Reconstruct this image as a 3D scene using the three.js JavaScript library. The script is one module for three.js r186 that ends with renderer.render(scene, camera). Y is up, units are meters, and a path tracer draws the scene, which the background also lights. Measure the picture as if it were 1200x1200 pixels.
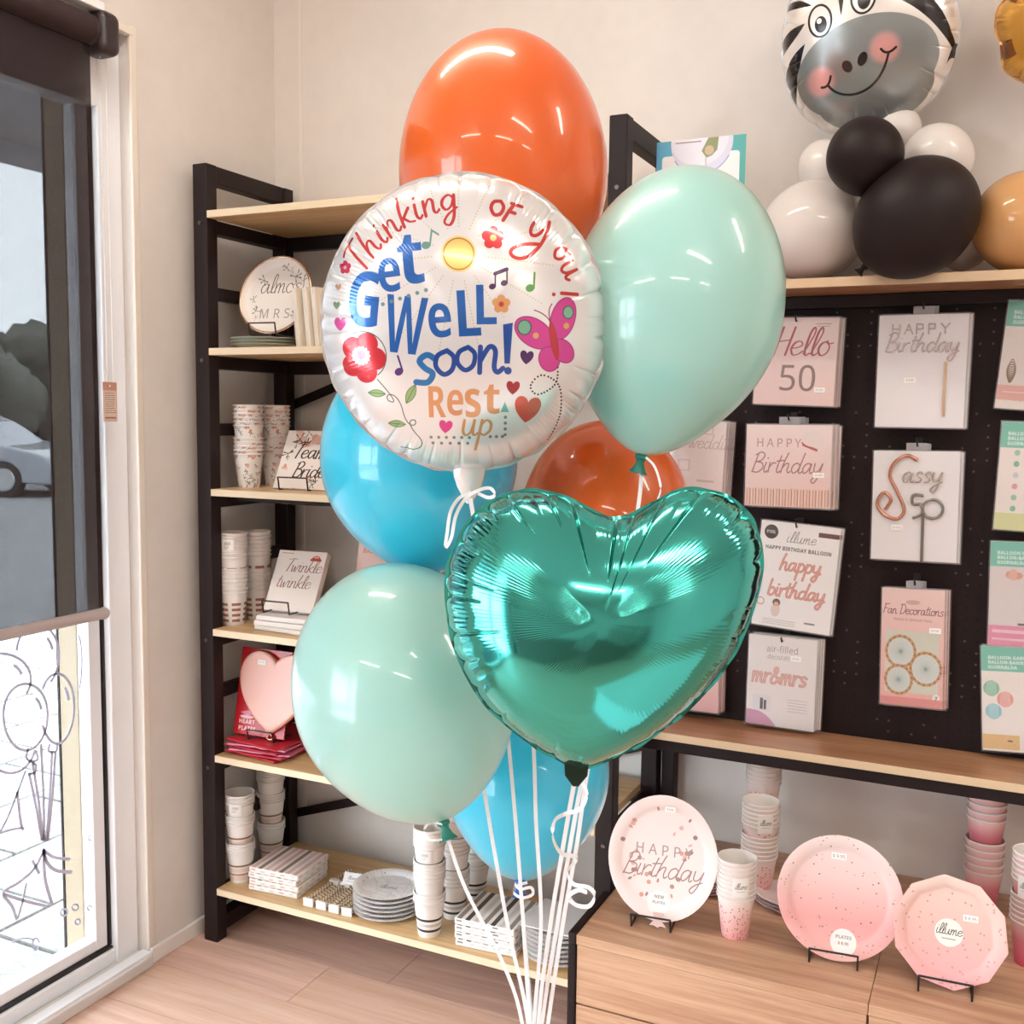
import * as THREE from 'three';
import { RoundedBoxGeometry } from 'three/addons/geometries/RoundedBoxGeometry.js';
import { mergeGeometries, mergeVertices } from 'three/addons/utils/BufferGeometryUtils.js';
import { RectAreaLightUniformsLib } from 'three/addons/lights/RectAreaLightUniformsLib.js';

// ---------------------------------------------------------------- camera, sky, exposure
const scene = new THREE.Scene();
const FOCAL = 1225.45, EYE = new THREE.Vector3(1.971, 1.45, 2.53);
const camera = new THREE.PerspectiveCamera(2 * Math.atan(600 / FOCAL) * 180 / Math.PI, 1, 0.05, 200);
const V3 = (x, y, z) => new THREE.Vector3(x, y, z);
let FWD, RIGHT, UPV;
{
  const yaw = 0.4407, pitch = 0.0932, roll = 0.0122, s = Math.sin, c = Math.cos;
  const fh = V3(-s(yaw), 0, -c(yaw)), r = V3(c(yaw), 0, -s(yaw)), u = V3(0, 1, 0);
  FWD = fh.clone().multiplyScalar(c(pitch)).addScaledVector(u, -s(pitch));
  const v = u.clone().multiplyScalar(c(pitch)).addScaledVector(fh, s(pitch));
  RIGHT = r.clone().multiplyScalar(c(roll)).addScaledVector(v, s(roll));
  UPV = v.clone().multiplyScalar(c(roll)).addScaledVector(r, -s(roll));
  camera.quaternion.setFromRotationMatrix(new THREE.Matrix4().makeBasis(RIGHT, UPV, FWD.clone().negate()));
  camera.position.copy(EYE);
}
scene.background = new THREE.Color().setRGB(0.86, 0.93, 1.0);
scene.backgroundIntensity = 8.0;
const renderer = new THREE.WebGLRenderer({ antialias: true });
renderer.toneMapping = THREE.LinearToneMapping;
renderer.toneMappingExposure = 1.52;
renderer.shadowMap.enabled = true;
RectAreaLightUniformsLib.init();
const LAMP_POWER = 15, LAMP_COLOR = new THREE.Color().setRGB(1.0, 0.90, 0.79);

// ---------------------------------------------------------------- helpers
const ray = (px, py) => FWD.clone().addScaledVector(RIGHT, (px - 600) / FOCAL).addScaledVector(UPV, -(py - 600) / FOCAL);
const hit = (px, py, ax, val) => { const d = ray(px, py); return EYE.clone().addScaledVector(d, (val - EYE[ax]) / d[ax]); };
const atX = (px, py, v) => hit(px, py, 'x', v), atY = (px, py, v) => hit(px, py, 'y', v), atZ = (px, py, v) => hit(px, py, 'z', v);
const atD = (px, py, d) => EYE.clone().addScaledVector(ray(px, py), d);
let seedState = 7;
const reseed = (s) => { seedState = s; };
const rnd = () => { seedState = (seedState * 1664525 + 1013904223) >>> 0; return seedState / 4294967296; };
const rr = (a, b) => a + (b - a) * rnd();
const taken = {};
function numbered(name) { const n = taken[name] = (taken[name] ?? -1) + 1; return n ? name + '_' + String(n).padStart(3, '0') : name; }
function place(o) { o.traverse((m) => { if (m.isMesh) { m.castShadow = true; m.receiveShadow = true; } }); scene.add(o); return o; }
function meta(o, label, category, group, kind) {
  o.userData = { label, category };
  if (group) o.userData.group = group;
  if (kind) o.userData.kind = kind;
  return o;
}
function thing(name, label, category, pos, group) {
  const o = new THREE.Group(); o.name = numbered(name);
  if (pos) o.position.copy(pos);
  meta(o, label, category, group); scene.add(o); return o;
}
function part(parent, name, geometry, material, label) {
  const m = new THREE.Mesh(geometry, material); m.name = name; m.castShadow = m.receiveShadow = true;
  if (label) m.userData.label = label;
  parent.add(m); return m;
}
function structure(name, geometry, material, label) {
  const m = geometry ? new THREE.Mesh(geometry, material) : new THREE.Group(); m.name = name; m.castShadow = m.receiveShadow = true;
  m.userData = { kind: 'structure', label, category: name.split('_')[0] }; scene.add(m); return m;
}
function copyOf(o, pos, label, group) {
  const c = o.clone(); c.name = numbered(o.name.replace(/_\d\d\d$/, '')); c.userData = { ...o.userData };
  if (label) c.userData.label = label;
  if (group) c.userData.group = group;
  if (pos) c.position.copy(pos);
  scene.add(c); return c;
}
// box from corner to corner, uv in metres
function box(x0, y0, z0, x1, y1, z1, rot) {
  const w = x1 - x0, h = y1 - y0, d = z1 - z0, g = new THREE.BoxGeometry(w, h, d), uv = g.attributes.uv, n = g.attributes.normal, p = g.attributes.position;
  for (let i = 0; i < uv.count; i++) {
    const X = p.getX(i) + (x0 + x1) / 2, Y = p.getY(i) + (y0 + y1) / 2, Z = p.getZ(i) + (z0 + z1) / 2;
    let a, b;
    if (Math.abs(n.getX(i)) > .5) { a = Z; b = Y; } else if (Math.abs(n.getY(i)) > .5) { a = X; b = Z; } else { a = X; b = Y; }
    if (rot) [a, b] = [b, a];
    uv.setXY(i, a, b);
  }
  g.translate((x0 + x1) / 2, (y0 + y1) / 2, (z0 + z1) / 2); return g;
}
const rbox = (w, h, d, r = .003, x = 0, y = 0, z = 0) => new RoundedBoxGeometry(w, h, d, 2, Math.min(r, w / 2.01, h / 2.01, d / 2.01)).translate(x, y, z);
const rspan = (x0, y0, z0, x1, y1, z1, r = .003) => rbox(x1 - x0, y1 - y0, z1 - z0, r, (x0 + x1) / 2, (y0 + y1) / 2, (z0 + z1) / 2);
const tube = (pts, r, seg = 24, rad = 8, closed = false) => new THREE.TubeGeometry(new THREE.CatmullRomCurve3(pts, closed, 'catmullrom', .5), seg, r, rad, closed);
function wire(pts, r, rad = 6) { // straight segments with rounded corners
  const path = new THREE.CurvePath(), q = [];
  for (let i = 0; i < pts.length; i++) q.push(pts[i].clone());
  for (let i = 0; i < q.length - 1; i++) path.add(new THREE.LineCurve3(q[i], q[i + 1]));
  const gs = [];
  for (let i = 0; i < q.length - 1; i++) {
    const d = q[i + 1].clone().sub(q[i]), L = d.length(), g = new THREE.CylinderGeometry(r, r, L, rad, 1);
    g.applyQuaternion(new THREE.Quaternion().setFromUnitVectors(V3(0, 1, 0), d.normalize())).translate(...q[i].clone().add(q[i + 1]).multiplyScalar(.5).toArray());
    gs.push(g, new THREE.SphereGeometry(r, rad, 4).translate(...q[i].toArray()));
  }
  gs.push(new THREE.SphereGeometry(r, rad, 4).translate(...q[q.length - 1].toArray()));
  return mergeGeometries(gs);
}
// flat ribbon along a curve; side gives the ribbon's width direction
function ribbon(pts, width, side, seg = 60, closed = false) {
  const c = new THREE.CatmullRomCurve3(pts, closed, 'catmullrom', .5), pos = [], idx = [], uv = [];
  for (let i = 0; i <= seg; i++) {
    const t = i / seg, p = c.getPointAt(t), s = (typeof side === 'function' ? side(t) : side).clone();
    const tan = c.getTangentAt(t); s.addScaledVector(tan, -s.dot(tan)).normalize().multiplyScalar(width / 2);
    const th = s.clone().cross(tan).normalize().multiplyScalar(.0002);
    for (const [a, b] of [[1, 1], [-1, 1], [-1, -1], [1, -1]]) { pos.push(p.x + a * s.x + b * th.x, p.y + a * s.y + b * th.y, p.z + a * s.z + b * th.z); uv.push(t, (a + 1) / 2); }
    if (i) for (let k = 0; k < 4; k++) { const A = (i - 1) * 4 + k, B = (i - 1) * 4 + (k + 1) % 4; idx.push(A, B, B + 4, A, B + 4, A + 4); }
  }
  const g = new THREE.BufferGeometry();
  g.setAttribute('position', new THREE.Float32BufferAttribute(pos, 3)); g.setAttribute('uv', new THREE.Float32BufferAttribute(uv, 2)); g.setIndex(idx); g.computeVertexNormals(); return g;
}
// materials
const RGB = (r, g, b) => new THREE.Color().setRGB(r, g, b);
const S = (hex) => new THREE.Color(hex);
const mat = (color, roughness = .6, o = {}) => new THREE.MeshStandardMaterial({ color: color.isColor ? color : S(color), roughness, ...o });
const phys = (color, roughness, o = {}) => new THREE.MeshPhysicalMaterial({ color: color.isColor ? color : S(color), roughness, ...o });
function canvasTex(w, h, draw) {
  const c = document.createElement('canvas'); c.width = w; c.height = h; const x = c.getContext('2d'); draw(x, w, h);
  const t = new THREE.CanvasTexture(c); t.colorSpace = THREE.SRGBColorSpace; t.anisotropy = 8; return t;
}
const hash = (x, y, s) => { let h = (x * 374761393 + y * 668265263 + s * 974634777) | 0; h = Math.imul(h ^ (h >>> 13), 1274126177); return ((h ^ (h >>> 16)) >>> 0) / 4294967296; };
function vnoise(x, y, s, wx, wy) { // tiling value noise, wx/wy cells per tile
  const X = Math.floor(x), Y = Math.floor(y), fx = x - X, fy = y - Y, m = (a, n) => ((a % n) + n) % n, u = fx * fx * (3 - 2 * fx), v = fy * fy * (3 - 2 * fy);
  const a = hash(m(X, wx), m(Y, wy), s), b = hash(m(X + 1, wx), m(Y, wy), s), c = hash(m(X, wx), m(Y + 1, wy), s), d = hash(m(X + 1, wx), m(Y + 1, wy), s);
  return a + (b - a) * u + (c - a) * v + (a - b - c + d) * u * v;
}
function dataTex(w, h, fn, srgb = true) {
  const d = new Uint8Array(w * h * 4);
  for (let j = 0; j < h; j++) for (let i = 0; i < w; i++) { const c = fn(i / w, j / h); const k = (j * w + i) * 4; d[k] = c[0]; d[k + 1] = c[1]; d[k + 2] = c[2]; d[k + 3] = 255; }
  const t = new THREE.DataTexture(d, w, h); t.wrapS = t.wrapT = THREE.RepeatWrapping; t.magFilter = THREE.LinearFilter; t.minFilter = THREE.LinearMipmapLinearFilter; t.generateMipmaps = true;
  if (srgb) t.colorSpace = THREE.SRGBColorSpace; t.needsUpdate = true; return t;
}
function woodTex(light, dark, seed, repU, repV, cath = .5) { // grain along u
  const t = dataTex(512, 512, (u, v) => {
    const warp = vnoise(u * 4, v * 3, seed, 4, 3) * .6 + vnoise(u * 9, v * 7, seed + 5, 9, 7) * .2;
    const g1 = vnoise(u * 3 + warp, v * 26 + warp * 3, seed + 1, 3, 26), g2 = vnoise(u * 8, v * 90, seed + 2, 8, 90), g3 = vnoise(u * 40, v * 240, seed + 3, 40, 240);
    let k = cath * g1 + .32 * g2 + .18 * g3; k = Math.min(1, Math.max(0, k * 1.25 - .12));
    return [0, 1, 2].map((i) => light[i] + (dark[i] - light[i]) * k);
  });
  t.repeat.set(repU, repV); return t;
}
// ---------------------------------------------------------------- handwriting
const GLYPHS = {
  a: ['.8,.75 .55,1 .2,.85 .05,.4 .25,.02 .55,.2 .8,.85|.8,.95 .8,.2 .95,0 1.1,.15', 1.05], b: ['.2,2 .1,1 .1,.1|.1,.6 .4,1 .75,.8 .75,.3 .4,0 .1,.2', .9],
  c: ['.75,.8 .5,1 .15,.8 .05,.4 .3,0 .8,.2', .8], d: ['.8,.75 .5,1 .15,.8 .05,.35 .3,0 .65,.2 .8,.6|1,2 .84,.8 .82,.15 1,0 1.15,.15', 1.1],
  e: ['.05,.5 .45,.55 .75,.75 .55,1 .2,.9 .03,.45 .25,.03 .6,.05 .9,.3', .85], f: ['.9,1.8 .6,2 .4,1.4 .3,0 .1,-.8|0,.95 .8,1.05', .7],
  g: ['.8,.75 .5,1 .15,.8 .05,.4 .3,.05 .65,.25 .82,.9|.85,.95 .8,-.4 .5,-.95 .15,-.75 .4,-.3 1,.1', 1], h: ['.35,2 .14,1 .05,0|.08,.4 .35,.9 .65,.9 .65,.3 .8,0 1,.15', 1],
  i: ['.15,1 .1,.3 .25,0 .45,.15|.2,1.42 .24,1.46', .45], k: ['.3,2 .1,1 .05,0|.75,1 .12,.45|.25,.5 .5,.15 .85,0', .82], l: ['.1,.1 .5,1.5 .4,2 .2,1.6 .15,.4 .3,0 .55,.15', .5],
  m: ['.05,1 .08,0|.1,.5 .35,1 .5,.8 .5,0|.52,.5 .8,1 .95,.8 .95,.2 1.1,0 1.25,.15', 1.25], n: ['.05,1 .08,0|.1,.5 .4,1 .65,.85 .65,.2 .8,0 1,.15', .98],
  o: ['.5,1 .15,.85 .03,.4 .3,0 .65,.15 .75,.6 .5,1 .6,.85 .95,.9', .88], p: ['.15,1 .1,0 .02,-1|.12,.6 .4,1 .75,.8 .75,.3 .4,0 .12,.2', .9], r: ['.05,1 .1,0|.1,.5 .35,.95 .65,.95', .68],
  s: ['.7,.85 .4,1 .15,.8 .35,.55 .65,.35 .5,.05 .1,.05', .75], t: ['.35,1.7 .2,.4 .35,0 .6,.15|0,1.15 .7,1.25', .6], u: ['.05,1 .05,.3 .25,0 .55,.2 .7,.95|.7,1 .7,.2 .85,0 1.05,.15', 1],
  w: ['.05,1 .15,.1 .3,.05 .5,.8 .6,.1 .75,.05 1,.95 1.15,.9', 1.15], y: ['.05,1 .1,.35 .35,.15 .65,.4 .8,1|.82,1 .7,-.3 .4,-.95 .1,-.7 .4,-.25 1,.1', 1],
  T: ['0,1.8 .6,2 1.3,1.95|.75,1.95 .5,1 .35,0', .95], B: ['.3,1.9 .2,1 .1,0|.05,1.75 .6,2.05 1,1.7 .75,1.2 .3,1.05 .9,.95 1.1,.45 .7,0 .1,.05', 1.15],
  H: ['.2,2 .05,0|1.05,2 .9,0|.05,.95 .98,1.1', 1.15], S: ['1,1.75 .7,2 .35,1.75 .4,1.3 .8,.8 .7,.2 .3,0 0,.3', 1.05], D: ['.3,1.95 .15,0|0,1.9 .7,2 1.15,1.3 .9,.3 .1,0', 1.2],
  F: ['.1,1.9 1.1,2|.35,1.95 .2,1 .1,0|.2,1.05 .8,1.1', .95], R: ['.2,1.95 .1,0|.05,1.9 .6,2 .9,1.6 .6,1.1 .15,1|.4,1.05 .9,0', 1],
  O: ['.5,1 .1,.8 .05,.35 .4,0 .75,.2 .8,.7 .5,1', .9], '!': ['.15,1.9 .15,.5|.15,.08 .17,.1', .35], '&': ['1,.1 .4,1 .3,1.5 .55,1.6 .6,1.2 .1,.5 .2,0 .6,.1 .9,.6', 1.1], ' ': ['', .55],
};
function glyphPaths(ch) {
  const src = GLYPHS[ch] ?? GLYPHS[ch.toLowerCase()] ?? GLYPHS[' '];
  return { w: src[1], strokes: src[0] ? src[0].split('|').map((s) => s.split(' ').map((q) => q.split(',').map(Number))) : [] };
}
function crSamples(p, n = 10) {
  if (p.length < 3) return p;
  const out = [];
  for (let i = 0; i < p.length - 1; i++) {
    const a = p[Math.max(0, i - 1)], b = p[i], c = p[i + 1], d = p[Math.min(p.length - 1, i + 2)];
    for (let k = 0; k < n; k++) { const t = k / n, t2 = t * t, t3 = t2 * t; out.push([0, 1].map((j) => .5 * (2 * b[j] + (c[j] - a[j]) * t + (2 * a[j] - 5 * b[j] + 4 * c[j] - d[j]) * t2 + (3 * b[j] - a[j] - 3 * c[j] + d[j]) * t3))); }
  }
  out.push(p[p.length - 1]); return out;
}
const textWidth = (text, sp = .06) => [...text].reduce((s, c) => s + glyphPaths(c).w + sp, 0);
// size = x-height; (x, y) = start of the baseline; path(t) may bend the baseline
function script(ctx, text, x, y, size, { color = '#a33', width = .16, slant = .18, sp = .04, angle = 0, bend = null, brush = 0, centre = false } = {}) {
  ctx.save(); ctx.strokeStyle = color; ctx.lineCap = ctx.lineJoin = 'round';
  const total = textWidth(text, sp) * size; let pen = centre ? -total / 2 : 0;
  for (const ch of text) {
    const g = glyphPaths(ch), mid = pen + g.w * size / 2;
    let bx = x + pen * Math.cos(angle), by = y + pen * Math.sin(angle), an = angle;
    if (bend) { const b = bend(mid); an = b[2]; bx = b[0] - Math.cos(an) * g.w * size / 2; by = b[1] - Math.sin(an) * g.w * size / 2; }
    for (const st of g.strokes) {
      const q = crSamples(st).map(([u, v]) => { const lx = (u + slant * v) * size, ly = -v * size; return [bx + lx * Math.cos(an) - ly * Math.sin(an), by + lx * Math.sin(an) + ly * Math.cos(an)]; });
      if (brush) { for (let i = 0; i < q.length - 1; i++) { const dy = q[i + 1][1] - q[i][1], dx = q[i + 1][0] - q[i][0], k = Math.abs(dy) / (Math.hypot(dx, dy) + 1e-6); ctx.lineWidth = width * size * (1 - brush + brush * k * (dy > 0 ? 1.3 : .5)); ctx.beginPath(); ctx.moveTo(...q[i]); ctx.lineTo(...q[i + 1]); ctx.stroke(); } }
      else { ctx.lineWidth = width * size; ctx.beginPath(); q.forEach((p, i) => i ? ctx.lineTo(...p) : ctx.moveTo(...p)); ctx.stroke(); }
    }
    pen += (g.w + sp) * size;
  }
  ctx.restore(); return total;
}
function word(ctx, text, x, y, px, { color = '#333', weight = 'bold', family = 'sans-serif', spacing = 0, angle = 0, sx = 1, align = 'left' } = {}) {
  ctx.save(); ctx.translate(x, y); ctx.rotate(angle); ctx.scale(sx, 1); ctx.fillStyle = color; ctx.font = `${weight} ${px}px ${family}`; ctx.textBaseline = 'alphabetic';
  if (spacing) { const tw = [...text].reduce((s, c) => s + ctx.measureText(c).width + spacing, -spacing); let p = align === 'center' ? -tw / 2 : 0; for (const c of text) { ctx.fillText(c, p, 0); p += ctx.measureText(c).width + spacing; } }
  else { ctx.textAlign = align; ctx.fillText(text, 0, 0); }
  ctx.restore();
}
const dot = (ctx, x, y, r, color) => { ctx.fillStyle = color; ctx.beginPath(); ctx.arc(x, y, r, 0, 7); ctx.fill(); };
function ell(ctx, x, y, rx, ry, rot, fill, stroke, lw) { ctx.beginPath(); ctx.ellipse(x, y, rx, ry, rot, 0, 6.2832); if (fill) { ctx.fillStyle = fill; ctx.fill(); } if (stroke) { ctx.strokeStyle = stroke; ctx.lineWidth = lw; ctx.stroke(); } }
function heartPath(ctx, x, y, s, rot = 0) { ctx.save(); ctx.translate(x, y); ctx.rotate(rot); ctx.scale(s, s); ctx.beginPath(); ctx.moveTo(0, 1); ctx.bezierCurveTo(-1.4, 0, -1, -1, -.45, -.9); ctx.bezierCurveTo(-.15, -.85, 0, -.6, 0, -.45); ctx.bezierCurveTo(0, -.6, .15, -.85, .45, -.9); ctx.bezierCurveTo(1, -1, 1.4, 0, 0, 1); ctx.restore(); }
const heart = (ctx, x, y, s, rot, color) => { heartPath(ctx, x, y, s, rot); ctx.fillStyle = color; ctx.fill(); };
// ---------------------------------------------------------------- shared materials
const wallNoise = dataTex(256, 256, (u, v) => { const k = 246 + 9 * vnoise(u * 12, v * 12, 3, 12, 12) * .6 + 9 * vnoise(u * 60, v * 60, 4, 60, 60) * .4; return [k, k, k]; });
wallNoise.repeat.set(.6, .6);
const M = {
  wall: mat(RGB(.80, .755, .715), .75, { map: wallNoise }), ceiling: mat(RGB(.86, .84, .80), .8), skirting: mat(RGB(.86, .83, .80), .45),
  whiteFrame: mat(RGB(.90, .92, .96), .35), cream: mat(RGB(.35, .275, .19), .7), gasket: mat(RGB(.02, .017, .02), .5), sill: mat(RGB(.74, .72, .71), .4),
  glass: phys(RGB(.96, .98, .98), .02, { transmission: 1, thickness: 0, ior: 1.45, specularIntensity: .6 }),
  blackMetal: phys(RGB(.016, .0085, .009), .5, { specularIntensity: .55 }), wireBlack: mat(RGB(.02, .015, .016), .35), bolt: mat(RGB(.16, .14, .13), .35, { metalness: 1 }),
  board: mat(RGB(1, 1, 1), .38, { map: woodTex([226, 196, 150], [196, 156, 108], 11, 1 / 1.1, 1 / .4) }),
  boardEdge: mat(RGB(.80, .66, .46), .45),
  unitBoard: mat(RGB(1, 1, 1), .3, { map: woodTex([196, 150, 114], [146, 100, 74], 21, 1 / 1.2, 1 / .5) }),
  unitEdge: mat(RGB(.76, .57, .37), .45),
  cabinet: mat(RGB(1, 1, 1), .36, { map: woodTex([222, 184, 152], [182, 138, 110], 31, 1 / .9, 1 / .36, .6) }),
  planks: [41, 42, 43, 44].map((s, i) => mat(RGB(1, 1, 1), .42, { map: woodTex([238 - i * 4, 206 - i * 4, 190 - i * 4], [205, 165, 148 - i * 3], s, 1 / 1.2, 1 / .45, .55) })),
  ribbonWhite: mat(RGB(.92, .92, .95), .3),
};
// ---------------------------------------------------------------- room shell
const RX = 5.6, RZ = 6.2, CH = 2.95;
{
  const floor = structure('floor', null, null, 'pinkish oak plank floor of the shop');
  part(floor, 'underlay', box(-.15, -.12, -.15, RX, -.009, RZ), mat(RGB(.2, .14, .11), .9));
  const W = .18, L = 1.22; reseed(5); let n = 0;
  for (let k = 0; k * W < RZ; k++) {
    let x = -rnd() * L;
    while (x < RX) {
      const x0 = Math.max(0, x), x1 = Math.min(RX, x + L);
      if (x1 - x0 > .02) part(floor, 'plank', box(x0 + .0008, -.009, k * W + .0008, x1 - .0008, 0, Math.min(RZ, (k + 1) * W) - .0008), M.planks[Math.floor(rnd() * 4)]);
      x += L;
    }
  }
  structure('ceiling', box(-.15, CH, -.15, RX, CH + .15, RZ + .15), M.ceiling, 'plain off-white ceiling');
  structure('wall_back', box(-.15, 0, -.15, RX, CH, 0), M.wall, 'smooth beige painted wall behind the shelving');
  structure('wall_right', box(RX, 0, -.15, RX + .15, CH, RZ + .15), M.wall, 'beige painted side wall of the shop');
  structure('wall_front', box(-.15, 0, RZ, RX, CH, RZ + .15), M.wall, 'beige painted wall opposite the shelving');
  const wl = structure('wall_left', null, null, 'beige painted wall around the glazed shopfront');
  part(wl, 'wall_panel', box(-.15, 0, 0, 0, CH, .555), M.wall);
  part(wl, 'wall_panel', box(-.15, 2.36, .555, 0, CH, 5.2), M.wall);
  part(wl, 'wall_panel', box(-.15, 0, 5.2, 0, CH, RZ), M.wall);
  part(wl, 'pillar', box(-.15, 0, 1.95, 0, 2.36, 2.45), M.wall);
  part(wl, 'corner_bead', rspan(-.006, .045, .536, .004, 2.375, .558, .003), mat(RGB(.82, .76, .68), .5));
  const sk = structure('baseboard_left', rspan(0, 0, .03, .012, .042, .553, .003), M.skirting, 'low off-white skirting on the wall beside the glass door');
  structure('baseboard_back', rspan(0, 0, 0, RX, .042, .012, .003), M.skirting, 'low off-white skirting under the shelving');
  const sx = atZ(352, 300, 0).x; structure('trim_2', rspan(sx, .042, 0, sx + .011, CH, .003, .001), mat(RGB(.82, .775, .735), .7), 'thin vertical cover strip on the back wall near the corner');
  structure('trim_1', rspan(-.012, 2.352, .545, .006, 2.372, 1.97, .003), mat(RGB(.82, .76, .67), .5), 'thin cream trim above the glass door');
}
// ---------------------------------------------------------------- shopfront door with the blind, tag and drawn balloons
const GX = -.072;
{
  const d = structure('door_1', null, null, 'white framed glass shop door with drawn balloons on the pane');
  const zA = .555, zB = 1.95;
  part(d, 'jamb', rspan(-.1, 0, zA, -.035, 2.355, .627, .004), M.whiteFrame);
  part(d, 'jamb', rspan(-.1, 0, zB - .07, -.035, 2.355, zB, .004), M.whiteFrame);
  part(d, 'top_rail', rspan(-.1, 2.17, .627, -.035, 2.355, zB - .07, .004), M.whiteFrame);
  part(d, 'sill', rspan(-.1, 0, zA, .02, .03, zB, .004), M.sill);
  part(d, 'sill_groove', rspan(-.02, .028, zA, .012, .036, zB, .002), M.whiteFrame);
  part(d, 'gasket', rspan(-.075, .075, .627, -.054, 2.17, .633, .001), M.gasket);
  part(d, 'gasket', rspan(-.075, .066, .627, -.05, .072, zB - .07, .001), M.gasket);
  part(d, 'bottom_rail', rspan(-.1, .03, .627, -.04, .066, zB - .07, .003), M.whiteFrame);
  part(d, 'stile', rspan(-.1, .075, .635, -.06, 2.17, .672, .003), M.whiteFrame);
  part(d, 'inner_bottom_rail', rspan(-.1, .075, .672, -.06, .105, zB - .07, .003), M.whiteFrame);
  const pane = part(d, 'glass_pane', box(GX - .004, .105, .672, GX, 2.17, zB - .07), M.glass);
  part(d, 'outer_jamb', rspan(-.165, 0, .3, -.102, 2.36, .672, .003), M.cream);
  part(d, 'outer_seal', rspan(-.172, .03, .66, -.1655, 2.3, .674, .001), M.gasket);
  part(d, 'outer_head', rspan(-.165, 2.24, .672, -.102, 2.36, zB, .003), M.cream);
  // printed outlines on the glass
  const gs = [], ink = mat(RGB(.60, .64, .86), .6), P = (x, y) => atX(x, y, GX + .002);
  const line = (pts, w) => gs.push(ribbon(pts.map(([x, y]) => P(x, y)), w, V3(0, 0, 1), 40));
  const flat = (pts, w) => { // strip lying in the plane of the pane
    const c = new THREE.CatmullRomCurve3(pts.map(([x, y]) => P(x, y))), N = Math.max(10, pts.length * 6), pos = [], idx = [];
    for (let i = 0; i <= N; i++) { const p = c.getPoint(i / N), t = c.getTangent(i / N), s = V3(0, -t.z, t.y).normalize().multiplyScalar(w * .72); for (const [a, b] of [[1, .0004], [-1, .0004], [-1, -.0004], [1, -.0004]]) pos.push(p.x + b, p.y + a * s.y, p.z + a * s.z); if (i) for (let k = 0; k < 4; k++) { const A = (i - 1) * 4 + k, B = (i - 1) * 4 + (k + 1) % 4; idx.push(A, B, B + 4, A, B + 4, A + 4); } }
    const g = new THREE.BufferGeometry(); g.setAttribute('position', new THREE.Float32BufferAttribute(pos, 3)); g.setIndex(idx); g.computeVertexNormals(); gs.push(g);
  };
  const arc = (cx, cy, rx, ry, a0, a1, w = .0045) => { const q = []; for (let i = 0; i <= 16; i++) { const a = a0 + (a1 - a0) * i / 16; q.push([cx + rx * Math.cos(a), cy + ry * Math.sin(a) * (1 + .06 * Math.sin(a))]); } flat(q, w); };
  const PI2 = 6.2832;
  arc(30, 838, 26, 39, 0, PI2); arc(67, 828, 20, 41, -2.6, 2.6); arc(0, 796, 36, 32, -2.2, .55); arc(44, 768, 25, 38, -3.0, .9); arc(90, 775, 6, 34, -1.3, 1.2, .003); arc(12, 870, 30, 34, .25, 2.2);
  for (const [cx, cy, r, q] of [[30, 838, 19, 27], [67, 828, 14, 30], [44, 768, 18, 27], [0, 796, 26, 22]]) arc(cx, cy, r, q, -.9, -.25, .005);
  flat([[33, 877], [31, 888], [36, 892], [44, 890], [42, 880]], .004); flat([[58, 872], [57, 880], [66, 880], [67, 872]], .004); flat([[38, 893], [42, 897], [41, 905], [33, 907]], .004);
  for (const [a, b] of [[[38, 893], [51, 985]], [[48, 872], [52, 986]], [[61, 880], [54, 986]], [[65, 881], [56, 986]], [[34, 906], [49, 985]]]) flat([a, [(a[0] + b[0]) / 2 + .8, (a[1] + b[1]) / 2], b], .005);
  flat([[30, 903], [20, 930], [8, 960], [0, 975]], .004); flat([[20, 928], [26, 970], [28, 972]], .005); flat([[0, 976], [14, 972], [26, 970]], .004);
  flat([[52, 996], [40, 1018], [22, 1034], [4, 1046], [14, 1062], [20, 1078]], .005); flat([[51, 996], [56, 1012], [66, 1020], [84, 1022]], .006); flat([[51, 996], [53, 1030], [61, 1060]], .006); flat([[50, 995], [62, 1004], [82, 1007]], .005);
  flat([[38, 1008], [46, 1024]], .005); flat([[31, 1035], [26, 1058], [21, 1076]], .004); flat([[5, 1048], [30, 1056], [55, 1062]], .005);
  for (const [x, y, r] of [[75, 1069, 4], [88, 1063, 3.5], [91, 1080, 3], [116, 1055, 4], [113, 1036, 2], [117, 1022, 3], [112, 1018, 2.5], [106, 982, 2.5], [105, 1064, 2.5]]) arc(x, y, r, r, 0, PI2, .0028);
  arc(42, 1106, 4, 7, .3, 6, .002); arc(30, 1108, 16, 9, 3.4, 5.4, .002);
  const decal = new THREE.Mesh(mergeGeometries(gs.map((g) => { g.deleteAttribute('uv'); return g; })), ink); decal.name = 'balloon_drawing'; decal.userData.label = 'grey outline drawing of a bunch of balloons'; pane.add(decal);
  // second bay further along the shopfront
  const w2 = structure('window_1', null, null, 'large white framed shopfront window');
  part(w2, 'frame', mergeGeometries([box(-.1, 0, 2.45, -.035, 2.355, 2.52), box(-.1, 0, 5.13, -.035, 2.355, 5.2), box(-.1, 2.28, 2.52, -.035, 2.355, 5.13), box(-.1, 0, 2.52, -.035, .08, 5.13), box(-.1, .08, 3.79, -.035, 2.28, 3.86)]), M.whiteFrame);
  part(w2, 'glass_pane', box(GX - .004, .08, 2.52, GX, 2.28, 3.79), M.glass); part(w2, 'glass_pane', box(GX - .004, .08, 3.86, GX, 2.28, 5.13), M.glass);
}
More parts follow.
